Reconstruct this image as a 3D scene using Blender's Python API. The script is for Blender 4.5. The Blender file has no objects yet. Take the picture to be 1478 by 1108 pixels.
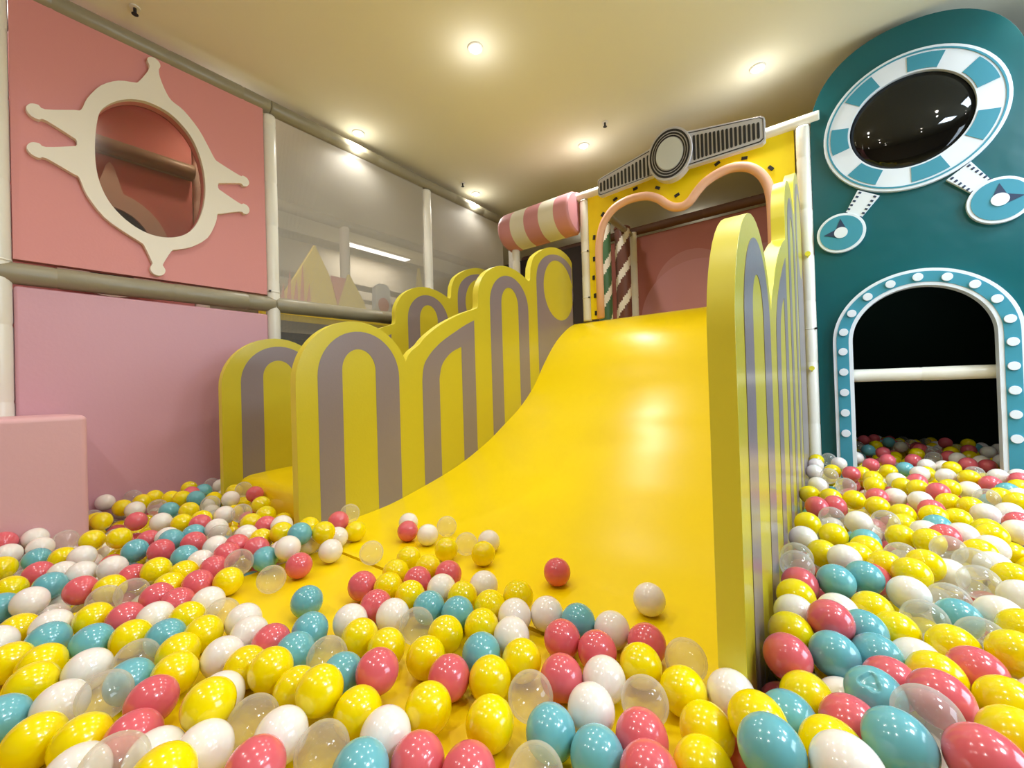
import bpy, bmesh, math, random
from mathutils import Vector, Matrix
from mathutils.geometry import tessellate_polygon
PI = math.pi
random.seed(3)
scene = bpy.context.scene
C = scene.collection
H = 0.635                      # eye height above the pit floor; all z below are given from eye level
XL, XF2, XF3, XR, YW, YN = -2.845, -1.696, -2.502, -0.129, 3.119, 0.79
FL = -0.635; MAT = -0.558; CZ = 1.95

# ------------------------------------------------------------------ materials
def sl(r, g, b):
    f = lambda c: ((c / 255 + 0.055) / 1.055) ** 2.4 if c > 10 else c / 255 / 12.92
    return (f(r), f(g), f(b), 1)

def mat(name, col, rough=0.5, spec=0.5, coat=0.0, coat_rough=0.1, bump=0.0, bscale=40, vary=0.0, vscale=3.0, sss=0.0, metal=0.0):
    m = bpy.data.materials.new(name); m.use_nodes = True
    n = m.node_tree; p = n.nodes['Principled BSDF']
    p.inputs['Base Color'].default_value = col
    p.inputs['Roughness'].default_value = rough
    p.inputs['Specular IOR Level'].default_value = spec
    p.inputs['Coat Weight'].default_value = coat
    p.inputs['Coat Roughness'].default_value = coat_rough
    p.inputs['Metallic'].default_value = metal
    if sss: p.inputs['Subsurface Weight'].default_value = sss; p.inputs['Subsurface Scale'].default_value = 0.02
    if bump or vary:
        tc = n.nodes.new('ShaderNodeTexCoord')
    if bump:
        t = n.nodes.new('ShaderNodeTexNoise'); t.inputs['Scale'].default_value = bscale; t.inputs['Detail'].default_value = 3
        b = n.nodes.new('ShaderNodeBump'); b.inputs['Strength'].default_value = bump; b.inputs['Distance'].default_value = 0.01
        n.links.new(tc.outputs['Object'], t.inputs['Vector']); n.links.new(t.outputs['Fac'], b.inputs['Height'])
        n.links.new(b.outputs['Normal'], p.inputs['Normal'])
    if vary:
        t = n.nodes.new('ShaderNodeTexNoise'); t.inputs['Scale'].default_value = vscale; t.inputs['Detail'].default_value = 4
        r = n.nodes.new('ShaderNodeValToRGB')
        r.color_ramp.elements[0].position = 0.3; r.color_ramp.elements[1].position = 0.7
        r.color_ramp.elements[0].color = tuple(c * (1 - vary) for c in col[:3]) + (1,)
        r.color_ramp.elements[1].color = tuple(min(1, c * (1 + vary)) for c in col[:3]) + (1,)
        n.links.new(tc.outputs['Object'], t.inputs['Vector']); n.links.new(t.outputs['Fac'], r.inputs['Fac'])
        n.links.new(r.outputs['Color'], p.inputs['Base Color'])
    return m

def clear_mat(name, tint, body, fac_body, rough=0.06, rim=0.45, ior=1.45):
    m = bpy.data.materials.new(name); m.use_nodes = True
    n = m.node_tree; n.nodes.clear(); L = n.links.new
    out = n.nodes.new('ShaderNodeOutputMaterial')
    tr = n.nodes.new('ShaderNodeBsdfTransparent'); tr.inputs['Color'].default_value = tint
    df = n.nodes.new('ShaderNodeBsdfDiffuse'); df.inputs['Color'].default_value = body
    tl = n.nodes.new('ShaderNodeBsdfTranslucent'); tl.inputs['Color'].default_value = body
    mb = n.nodes.new('ShaderNodeMixShader'); mb.inputs[0].default_value = 0.5
    L(df.outputs[0], mb.inputs[1]); L(tl.outputs[0], mb.inputs[2])
    gl = n.nodes.new('ShaderNodeBsdfGlossy'); gl.inputs['Roughness'].default_value = rough
    lw = n.nodes.new('ShaderNodeLayerWeight'); lw.inputs['Blend'].default_value = 0.5
    pw = n.nodes.new('ShaderNodeMath'); pw.operation = 'POWER'; pw.inputs[1].default_value = 2.0
    fr = n.nodes.new('ShaderNodeMath'); fr.operation = 'MULTIPLY_ADD'; fr.inputs[1].default_value = 0.5; fr.inputs[2].default_value = (ior - 1) ** 2 / (ior + 1) ** 2 + 0.015
    p4 = n.nodes.new('ShaderNodeMath'); p4.operation = 'POWER'; p4.inputs[1].default_value = 4.0
    ad = n.nodes.new('ShaderNodeMath'); ad.operation = 'MULTIPLY_ADD'; ad.inputs[1].default_value = rim; ad.inputs[2].default_value = fac_body; ad.use_clamp = True
    m1 = n.nodes.new('ShaderNodeMixShader'); m2 = n.nodes.new('ShaderNodeMixShader')
    L(lw.outputs['Facing'], pw.inputs[0]); L(pw.outputs[0], ad.inputs[0]); L(ad.outputs[0], m1.inputs[0])
    L(tr.outputs[0], m1.inputs[1]); L(mb.outputs[0], m1.inputs[2])
    L(lw.outputs['Facing'], p4.inputs[0]); L(p4.outputs[0], fr.inputs[0]); L(fr.outputs[0], m2.inputs[0]); L(m1.outputs[0], m2.inputs[1]); L(gl.outputs[0], m2.inputs[2])
    L(m2.outputs[0], out.inputs['Surface'])
    return m

def emit_mat(name, col, s):
    m = bpy.data.materials.new(name); m.use_nodes = True
    n = m.node_tree; p = n.nodes['Principled BSDF']
    p.inputs['Base Color'].default_value = (0.8, 0.8, 0.8, 1)
    p.inputs['Emission Color'].default_value = col; p.inputs['Emission Strength'].default_value = s
    return m

def net_mat(name='safety_netting', col=(0.62, 0.58, 0.50, 1)):
    m = bpy.data.materials.new(name); m.use_nodes = True
    n = m.node_tree; p = n.nodes['Principled BSDF']; L = n.links.new
    p.inputs['Base Color'].default_value = col; p.inputs['Roughness'].default_value = 0.5
    p.inputs['Specular IOR Level'].default_value = 0.5
    tc = n.nodes.new('ShaderNodeTexCoord'); sx = n.nodes.new('ShaderNodeSeparateXYZ'); L(tc.outputs['Object'], sx.inputs[0])
    outs = []
    for ax in ('Y', 'Z'):
        mu = n.nodes.new('ShaderNodeMath'); mu.operation = 'MULTIPLY'; mu.inputs[1].default_value = 2 * PI / 0.011
        si = n.nodes.new('ShaderNodeMath'); si.operation = 'SINE'
        ab = n.nodes.new('ShaderNodeMath'); ab.operation = 'ABSOLUTE'
        L(sx.outputs[ax], mu.inputs[0]); L(mu.outputs[0], si.inputs[0]); L(si.outputs[0], ab.inputs[0]); outs.append(ab)
    mn = n.nodes.new('ShaderNodeMath'); mn.operation = 'MINIMUM'; L(outs[0].outputs[0], mn.inputs[0]); L(outs[1].outputs[0], mn.inputs[1])
    mr = n.nodes.new('ShaderNodeMapRange'); mr.inputs['From Min'].default_value = 0; mr.inputs['From Max'].default_value = 0.8
    mr.inputs['To Min'].default_value = NET_HI; mr.inputs['To Max'].default_value = NET_LO
    L(mn.outputs[0], mr.inputs['Value']); L(mr.outputs['Result'], p.inputs['Alpha'])
    # soft folds of the cloth
    w = n.nodes.new('ShaderNodeTexWave'); w.inputs['Scale'].default_value = 3.0; w.inputs['Distortion'].default_value = 6; w.inputs['Detail'].default_value = 2
    b = n.nodes.new('ShaderNodeBump'); b.inputs['Strength'].default_value = 0.15; b.inputs['Distance'].default_value = 0.01
    L(tc.outputs['Object'], w.inputs['Vector']); L(w.outputs['Fac'], b.inputs['Height']); L(b.outputs['Normal'], p.inputs['Normal'])
    return m

NET_HI, NET_LO = 0.74, 0.30
M = dict(
    floor=mat('floor_vinyl', sl(120, 105, 60), 0.6),
    ceiling=mat('ceiling_paint', sl(236, 232, 210), 0.9, 0.2, vary=0.02, vscale=0.6),
    roomwall=mat('room_wall_paint', sl(190, 172, 140), 0.85),
    darkback=mat('dark_backing_tone', sl(46, 36, 34), 0.8),
    salmon=mat('salmon_vinyl', sl(220, 146, 142), 0.5, 0.4, bump=0.06, bscale=90),
    mauve=mat('mauve_pink_vinyl', sl(212, 160, 172), 0.42, 0.4, bump=0.05, bscale=60),
    block=mat('pale_pink_vinyl', sl(222, 172, 176), 0.42, 0.4, bump=0.05, bscale=60),
    post=mat('cream_white_post_sleeve', sl(238, 234, 222), 0.28, 0.5, bump=0.25, bscale=14),
    rail=mat('olive_grey_rail_sleeve', sl(150, 142, 118), 0.38, 0.5, bump=0.25, bscale=16),
    dark=mat('black_plastic', sl(28, 26, 26), 0.4),
    slide=mat('slide_yellow_vinyl', sl(247, 216, 0), 0.30, 0.45, bump=0.05, bscale=6),
    matt=mat('mat_yellow_vinyl', sl(244, 210, 0), 0.42, 0.4, bump=0.12, bscale=8),
    fence=mat('fence_yellow_foam', sl(200, 186, 44), 0.34, 0.5, coat=0.5, coat_rough=0.2, bump=0.05, bscale=120),
    fgrey=mat('fence_mauve_grey_foam', sl(134, 122, 130), 0.34, 0.5, coat=0.5, coat_rough=0.2, bump=0.05, bscale=120),
    fedge=mat('fence_edge_yellow', sl(236, 224, 70), 0.42, 0.4),
    archy=mat('arch_yellow_board', sl(250, 222, 0), 0.5, 0.4),
    peach=mat('peach_foam_trim', sl(244, 192, 164), 0.5, 0.3),
    silver=mat('sign_silver_grey', sl(196, 194, 198), 0.4, 0.5),
    silverl=mat('sign_pale_disc', sl(206, 210, 208), 0.35, 0.5),
    black=mat('sign_black', sl(26, 26, 32), 0.5),
    cream=mat('cream_foam', sl(240, 232, 216), 0.5, 0.35),
    stripe_p=mat('awning_pink', sl(214, 150, 158), 0.5, 0.3),
    stripe_c=mat('awning_cream', sl(236, 232, 216), 0.5, 0.3),
    teal=mat('teal_vinyl', sl(0, 88, 94), 0.34, 0.45, bump=0.9, bscale=3),
    tealframe=mat('teal_blue_board', sl(60, 142, 164), 0.45, 0.4),
    tealdark=mat('navy_ink', sl(30, 50, 82), 0.5),
    white=mat('white_board', sl(226, 232, 240), 0.4, 0.4),
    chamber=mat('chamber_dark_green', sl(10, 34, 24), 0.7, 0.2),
    brown=mat('dark_brown_board', sl(92, 60, 50), 0.6),
    candyb=mat('candy_brown', sl(110, 66, 52), 0.45),
    candyg=mat('candy_green', sl(70, 110, 70), 0.45),
    mural=mat('mural_pale_pink', sl(182, 124, 124), 0.6),
    mural2=mat('mural_mauve_pink', sl(190, 134, 140), 0.6),
    backsalmon=mat('back_salmon_board', sl(172, 104, 98), 0.6),
    cone=mat('cone_yellow', sl(236, 212, 60), 0.5),
    conep=mat('cone_pink', sl(216, 120, 110), 0.5),
    backlight=mat('far_wall_cream', sl(196, 184, 162), 0.8),
    lamp=emit_mat('lamp_glow', (1, 0.93, 0.78, 1), 60),
    coollamp=emit_mat('cool_lamp_glow', (0.75, 0.88, 1, 1), 12),
    addedlamp=emit_mat('added_panel_glow', (0.75, 0.88, 1, 1), 1.2),
    netlamp=emit_mat('panel_lamp_glow', (1, 0.96, 0.9, 1), 3),
    lampring=mat('lamp_ring_white', sl(235, 232, 225), 0.4),
    glass=clear_mat('tinted_window', (0.62, 0.52, 0.44, 1), (0.30, 0.22, 0.16, 1), 0.08, 0.15, 0.1, 1.3),
    dome=clear_mat('smoked_dome', (0.07, 0.08, 0.08, 1), (0.02, 0.02, 0.02, 1), 0.25, 0.03),
    net=net_mat(),
    netdark=net_mat('grey_netting', (0.16, 0.15, 0.13, 1)),
    ball_y=mat('ball_yellow', sl(242, 218, 0), 0.16, 0.5, coat=0.3, coat_rough=0.05, sss=0.12),
    ball_w=mat('ball_white', sl(238, 230, 222), 0.16, 0.5, coat=0.3, coat_rough=0.05, sss=0.12),
    ball_r=mat('ball_coral', sl(220, 98, 108), 0.16, 0.5, coat=0.3, coat_rough=0.05, sss=0.1),
    ball_b=mat('ball_aqua', sl(108, 178, 188), 0.16, 0.5, coat=0.3, coat_rough=0.05, sss=0.1),
    ball_c=clear_mat('ball_clear', (0.97, 0.97, 0.96, 1), (0.92, 0.90, 0.87, 1), 0.19, 0.05, 0.40, 1.35),
)

# ------------------------------------------------------------------ mesh helpers
class MB:
    """collects verts / faces with material indices, then links ONE mesh object"""
    def __init__(s): s.v = []; s.f = []; s.mi = []; s.mats = []; s.sm = []
    def mid(s, m):
        if m not in s.mats: s.mats.append(m)
        return s.mats.index(m)
    def add(s, vs, fs, m, smooth=False):
        o = len(s.v); s.v += [tuple(v) for v in vs]; k = s.mid(m)
        for f in fs: s.f.append(tuple(i + o for i in f)); s.mi.append(k); s.sm.append(smooth)
    def box(s, x0, x1, y0, y1, z0, z1, m):
        v = [(x, y, z) for x in (x0, x1) for y in (y0, y1) for z in (z0, z1)]
        s.add(v, [(0, 1, 3, 2), (4, 6, 7, 5), (0, 4, 5, 1), (2, 3, 7, 6), (0, 2, 6, 4), (1, 5, 7, 3)], m)
    def tube(s, pts, r, m, n=16, cap=True, rs=None):
        pts = [Vector(p) for p in pts]; vs = []; fs = []
        up = None
        for i, p in enumerate(pts):
            t = (pts[min(i + 1, len(pts) - 1)] - pts[max(i - 1, 0)]).normalized()
            if up is None: up = t.orthogonal().normalized()
            up = (up - t * up.dot(t)).normalized(); w = t.cross(up)
            rr = rs[i] if rs else r
            for k in range(n):
                a = 2 * PI * k / n; vs.append(p + (up * math.cos(a) + w * math.sin(a)) * rr)
        for i in range(len(pts) - 1):
            for k in range(n):
                a, b = i * n + k, i * n + (k + 1) % n; fs.append((a, b, b + n, a + n))
        s.add(vs, fs, m, True)
        if cap:
            o = len(vs); s.add([vs[k] for k in range(n)], [tuple(range(n))[::-1]], m); s.add([vs[o - n + k] for k in range(n)], [tuple(range(n))], m)
    def prism(s, outer, holes, a0, a1, axis, m, mside=None):
        """outline in two coordinates, extruded along axis ('X': (y,z), 'Y': (x,z), 'Z': (x,y))"""
        loops = [list(outer)] + [list(h) for h in holes]
        flat = [p for l in loops for p in l]
        tris = tessellate_polygon([[Vector((p[0], p[1], 0)) for p in l] for l in loops])
        def P(p, a):
            if axis == 'X': return (a, p[0], p[1])
            if axis == 'Y': return (p[0], a, p[1])
            return (p[0], p[1], a)
        n = len(flat); vs = [P(p, a0) for p in flat] + [P(p, a1) for p in flat]
        s.add(vs, [t for t in tris] + [tuple(i + n for i in reversed(t)) for t in tris], m)
        o = len(s.v) - 2 * n; k = s.mid(mside or m); st = 0
        for l in loops:
            c = len(l)
            for i in range(c):
                a, b = st + i, st + (i + 1) % c
                s.f.append((o + a, o + b, o + b + n, o + a + n)); s.mi.append(k); s.sm.append(False)
            st += c
    def build(s, name, parent=None, bevel=0, seg=3, angle=40, merge=True, smooth_angle=None):
        me = bpy.data.meshes.new(name)
        me.from_pydata([(x, y, z + H) for x, y, z in s.v], [], s.f)
        for m in s.mats: me.materials.append(M[m])
        me.polygons.foreach_set('material_index', s.mi); me.polygons.foreach_set('use_smooth', s.sm)
        bm = bmesh.new(); bm.from_mesh(me)
        if merge: bmesh.ops.remove_doubles(bm, verts=bm.verts, dist=1e-5)
        bmesh.ops.recalc_face_normals(bm, faces=bm.faces)
        bm.to_mesh(me); bm.free()
        o = bpy.data.objects.new(name, me); C.objects.link(o)
        if bevel:
            b = o.modifiers.new('bevel', 'BEVEL'); b.width = bevel; b.segments = seg; b.limit_method = 'ANGLE'; b.angle_limit = math.radians(angle); b.harden_normals = False
            for p in me.polygons: p.use_smooth = True
            w = o.modifiers.new('wn', 'WEIGHTED_NORMAL'); w.keep_sharp = False
        if parent is not None: o.parent = parent
        return o

def tag(o, label=None, cat=None, group=None, kind=None):
    if label: o['label'] = label
    if cat: o['category'] = cat
    if group: o['group'] = group
    if kind: o['kind'] = kind
    return o

def rebase(o):
    """origin of a mesh thing to the middle of its base"""
    me = o.data; n = len(me.vertices); xs = [v.co for v in me.vertices]
    b = Vector(((min(v.x for v in xs) + max(v.x for v in xs)) / 2, (min(v.y for v in xs) + max(v.y for v in xs)) / 2, min(v.z for v in xs)))
    me.transform(Matrix.Translation(-b)); o.location = b
    for c in o.children: c.location = c.location - b
    return o

def empty(name, x, y, z, label, cat, group=None):
    o = bpy.data.objects.new(name, None); C.objects.link(o); o.empty_display_size = 0.1
    o.location = (x, y, z + H); tag(o, label, cat, group); return o

def own(o, parent):
    """parent a part built in world coordinates to its thing"""
    o.parent = parent
    w = Vector((0, 0, 0)); p = parent
    while p is not None: w = w + p.location; p = p.parent
    o.location = o.location - w
    return o

def structure(mb, name, **k):
    return tag(mb.build(name, **k), kind='structure')

def arc(cx, cy, rx, ry, a0, a1, n):
    return [(cx + rx * math.cos(math.radians(a0 + (a1 - a0) * i / n)), cy + ry * math.sin(math.radians(a0 + (a1 - a0) * i / n))) for i in range(n + 1)]

def catmull(pts, n=6, closed=False):
    out = []; N = len(pts)
    rng = range(N if closed else N - 1)
    for i in rng:
        p = [pts[(i + k) % N] if closed else pts[min(max(i + k, 0), N - 1)] for k in (-1, 0, 1, 2)]
        for j in range(n):
            t = j / n
            out.append(tuple(0.5 * (2 * p[1][a] + (p[2][a] - p[0][a]) * t + (2 * p[0][a] - 5 * p[1][a] + 4 * p[2][a] - p[3][a]) * t * t
                       + (3 * p[1][a] - p[0][a] - 3 * p[2][a] + p[3][a]) * t ** 3) for a in range(len(p[0]))))
    if not closed: out.append(tuple(pts[-1]))
    return out

# ------------------------------------------------------------------ the room
def room():
    b = MB(); b.box(-6.6, 4.6, -3.2, 7.2, FL - 0.1, FL, 'floor'); structure(b, 'floor')
    b = MB(); b.box(-6.6, 4.6, -3.2, 7.2, CZ, CZ + 0.1, 'ceiling'); structure(b, 'ceiling')
    for nm, a in (('wall_left', (-6.7, -6.6, -3.2, 7.2)), ('wall_right', (4.6, 4.7, -3.2, 7.2)), ('wall_front', (-6.6, 4.6, -3.3, -3.2)), ('wall_back', (-6.6, 4.6, 7.2, 7.3))):
        b = MB(); b.box(*a, FL, CZ, 'roomwall'); structure(b, nm)
room()

# ------------------------------------------------------------------ posts and rails
def post(x, y, z0, z1, r, label, m='post', group=None, name='post', ties=()):
    b = MB(); zs = []; rs = []; z = z0; i = 0
    rnd = random.Random(int(abs(x * 100 + y * 10)))
    while z < z1:
        seg = min(z1, z + 0.26 + rnd.random() * 0.12)
        zs += [z + 0.001, z + 0.012, seg - 0.012, seg - 0.001]; rs += [r * 0.955, r * (1 + rnd.uniform(-.02, .03)), r * (1 + rnd.uniform(-.02, .03)), r * 0.955]
        z = seg
    b.tube([(x, y, q) for q in zs], r, m, 20, rs=rs)
    o = b.build(name); tag(o, label, 'post', group); rebase(o)
    for tz in ties:
        t = MB(); t.tube([(x, y, tz - .004), (x, y, tz + .004)], r * 1.04, m, 20); t.box(x + r * .7, x + r * .7 + .014, y - r * .9, y - r * .9 + .01, tz - .005, tz + .005, 'dark')
        own(t.build('cable_tie'), o)
    return o

def rail(p, q, r, label, m='rail', group=None, name='rail', step=0.36):
    p = Vector(p); q = Vector(q); L = (q - p).length; d = (q - p) / L; b = MB(); pts = []; rs = []; s = 0
    rnd = random.Random(int(L * 1000))
    while s < L - 1e-6:
        e = min(L, s + step + rnd.random() * 0.1)
        if L - e < 0.08: e = L
        for t, k in ((s + .001, .955), (s + .01, 1.0 + rnd.uniform(-.02, .03)), ((s + e) / 2, 1.0 + rnd.uniform(-.02, .02)), (e - .01, 1.0 + rnd.uniform(-.02, .03)), (e - .001, .955)):
            pts.append(p + d * t); rs.append(r * k)
        s = e
    b.tube(pts, r, m, 20, rs=rs)
    o = b.build(name); tag(o, label, 'rail', group); rebase(o); return o

post(XL, .078, FL, 1.80, .040, 'white padded post at the left edge beside the salmon panel', ties=(.62,))
post(XL, 1.195, FL, 1.80, .040, 'white padded post between the salmon panel and the netting', ties=(.66,))
post(XL, 2.515, FL, 1.79, .040, 'white padded post in the middle of the netting wall', ties=(.9,))
post(-2.31, YW, .53, 1.50, .036, 'white padded post under the left end of the striped awning')
post(-1.592, YW, .53, 1.53, .036, 'white padded post at the left side of the yellow arch', ties=(.72, 1.1))
rp = post(-.106, YW - .012, FL, 1.53, .036, 'white padded post between the yellow arch and the teal panel', ties=(.3,))
for z in (.745, .063):
    k = MB(); k.tube([(-.10, YW - .055, z), (-.10, YW - .075, z)], .014, 'fedge', 12); k.tube([(-.10, YW - .055, z - .02), (-.10, YW - .055, z - .005)], .004, 'fedge', 8)
    own(k.build('knob'), rp)
rail((XL, -.6, 1.862), (XL, 1.20, 1.862), .045, 'olive grey padded rail along the ceiling above the salmon panel')
rail((XL, 1.20, 1.862), (XL, 3.62, 1.835), .045, 'olive grey padded rail along the ceiling above the netting')
rail((XL, -.6, .562), (XL, 1.20, .582), .048, 'olive grey padded rail between the salmon and mauve panels')
rail((XL, 1.20, .582), (XL, 3.62, .625), .048, 'olive grey padded rail under the netting windows')
rail((-1.68, YW, 1.568), (-.02, YW, 1.568), .036, 'white padded bar across the top of the yellow arch', 'post')

# ------------------------------------------------------------------ left wall panels
def scallop_panel():
    t = empty('padded_board', XL, .63, .62, 'salmon pink padded wall panel with an oval window ringed by cream prongs', 'padded board')
    orn_in = catmull([(0.392,1.37),(0.415,1.436),(0.469,1.499),(0.535,1.54),(0.607,1.552),(0.688,1.53),(0.765,1.455),(0.811,1.34),(0.828,1.205),(0.816,1.076),(0.781,0.967),(0.727,0.895),(0.65,0.858),(0.565,0.86),(0.485,0.905),(0.423,0.982),(0.388,1.089),(0.380,1.225)], 4, True)
    b = MB(); b.prism([(.119, .630), (1.154, .637), (1.154, 1.83), (.119, 1.83)], [orn_in], XL - .03, XL + .02, 'X', 'salmon')
    own(b.build('board_body'), t)
    out = [(0.584,1.775),(0.592,1.795),(0.612,1.803),(0.632,1.793),(0.638,1.772),(0.631,1.752),(0.634,1.715),(0.655,1.655),(0.682,1.612),(0.735,1.585),(0.802,1.513),(0.850,1.427),(0.876,1.378),(0.90,1.362),(1.005,1.328),(1.02,1.334),(1.045,1.326),(1.055,1.302),(1.045,1.280),(1.022,1.272),(1.003,1.281),(0.905,1.245),(0.893,1.238),(0.890,1.222),(0.893,1.208),(0.905,1.200),(1.001,1.158),(1.02,1.164),(1.044,1.156),(1.053,1.133),(1.044,1.110),(1.022,1.102),(1.002,1.110),(0.905,1.066),(0.884,1.055),(0.875,1.005),(0.833,0.905),(0.757,0.835),(0.69,0.803),(0.668,0.790),(0.632,0.715),(0.632,0.700),(0.640,0.68),(0.632,0.657),(0.608,0.646),(0.585,0.657),(0.578,0.68),(0.587,0.705),(0.583,0.72),(0.556,0.79),(0.54,0.806),(0.484,0.838),(0.409,0.892),(0.35,0.981),(0.325,1.055),(0.305,1.066),(0.221,1.104),(0.200,1.096),(0.176,1.104),(0.163,1.13),(0.176,1.156),(0.2,1.163),(0.220,1.155),(0.305,1.196),(0.317,1.205),(0.320,1.218),(0.317,1.232),(0.305,1.240),(0.221,1.278),(0.2,1.27),(0.176,1.278),(0.163,1.304),(0.176,1.33),(0.2,1.337),(0.22,1.327),(0.31,1.37),(0.336,1.385),(0.357,1.45),(0.406,1.54),(0.47,1.60),(0.53,1.625),(0.548,1.64),(0.585,1.715),(0.592,1.75)]
    b = MB(); b.prism(catmull(out, 3, True), [orn_in], XL + .02, XL + .048, 'X', 'cream')
    own(b.build('window_frame', bevel=.007, angle=50), t)
    b = MB(); b.prism(orn_in, [], XL - .026, XL - .022, 'X', 'glass'); own(b.build('window_pane'), t)
scallop_panel()
b = MB(); b.box(XL - .03, XL + .025, .119, 1.154, FL, .512, 'mauve')
rebase(tag(b.build('padded_board', bevel=.012), 'mauve pink padded lower wall panel under the salmon one', 'padded board'))
b = MB(); b.box(XL - .03, XL + .02, -1.3, .037, .63, 1.83, 'salmon'); rebase(tag(b.build('padded_board', bevel=.01), 'salmon padded panel beyond the left edge post', 'padded board'))
b = MB(); b.box(XL - .03, XL + .025, -1.3, .037, FL, .512, 'mauve'); rebase(tag(b.build('padded_board', bevel=.01), 'mauve padded panel behind the pale pink block', 'padded board'))
b = MB(); b.box(XL + .03, -2.4, -1.25, .288, FL, -.057, 'block')
rebase(tag(b.build('padded_block', bevel=.022, seg=4), 'pale pink padded block at the left edge of the ball pit', 'padded block'))

# netting
def net(a, b_, z0, z1, label, amp=.006, m_='net'):
    m = MB(); n = 24; vs = []; fs = []
    for i in range(n + 1):
        for j in range(n + 1):
            u, v = i / n, j / n
            vs.append((a[0] + (b_[0] - a[0]) * u + amp * math.sin(u * 9 + v * 4) * math.sin(v * PI) * math.sin(u * PI), a[1] + (b_[1] - a[1]) * u, z0 + (z1 - z0) * v))
    for i in range(n):
        for j in range(n):
            k = i * (n + 1) + j; fs.append((k, k + n + 1, k + n + 2, k + 1))
    m.add(vs, fs, m_, True)
    return rebase(tag(m.build('safety_net'), label, 'safety net'))
net((XL, 1.235), (XL, 2.475), .63, 1.81, 'pale see-through safety netting between the first two posts of the netting wall')
net((XL, 2.555), (XL, 3.60), .63, 1.80, 'pale see-through safety netting nearest the striped awning')
net((XL, 1.235), (XL, 2.475), FL, .53, 'grey netting under the middle rail behind the left slide', m_='netdark')
net((XL, 2.555), (XL, 3.60), FL, .57, 'grey netting under the rail at the far corner', m_='netdark')
net((XL + .03, 3.66), (-2.72, 3.66), FL, 1.80, 'pale netting closing the corner left of the striped awning')

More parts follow.
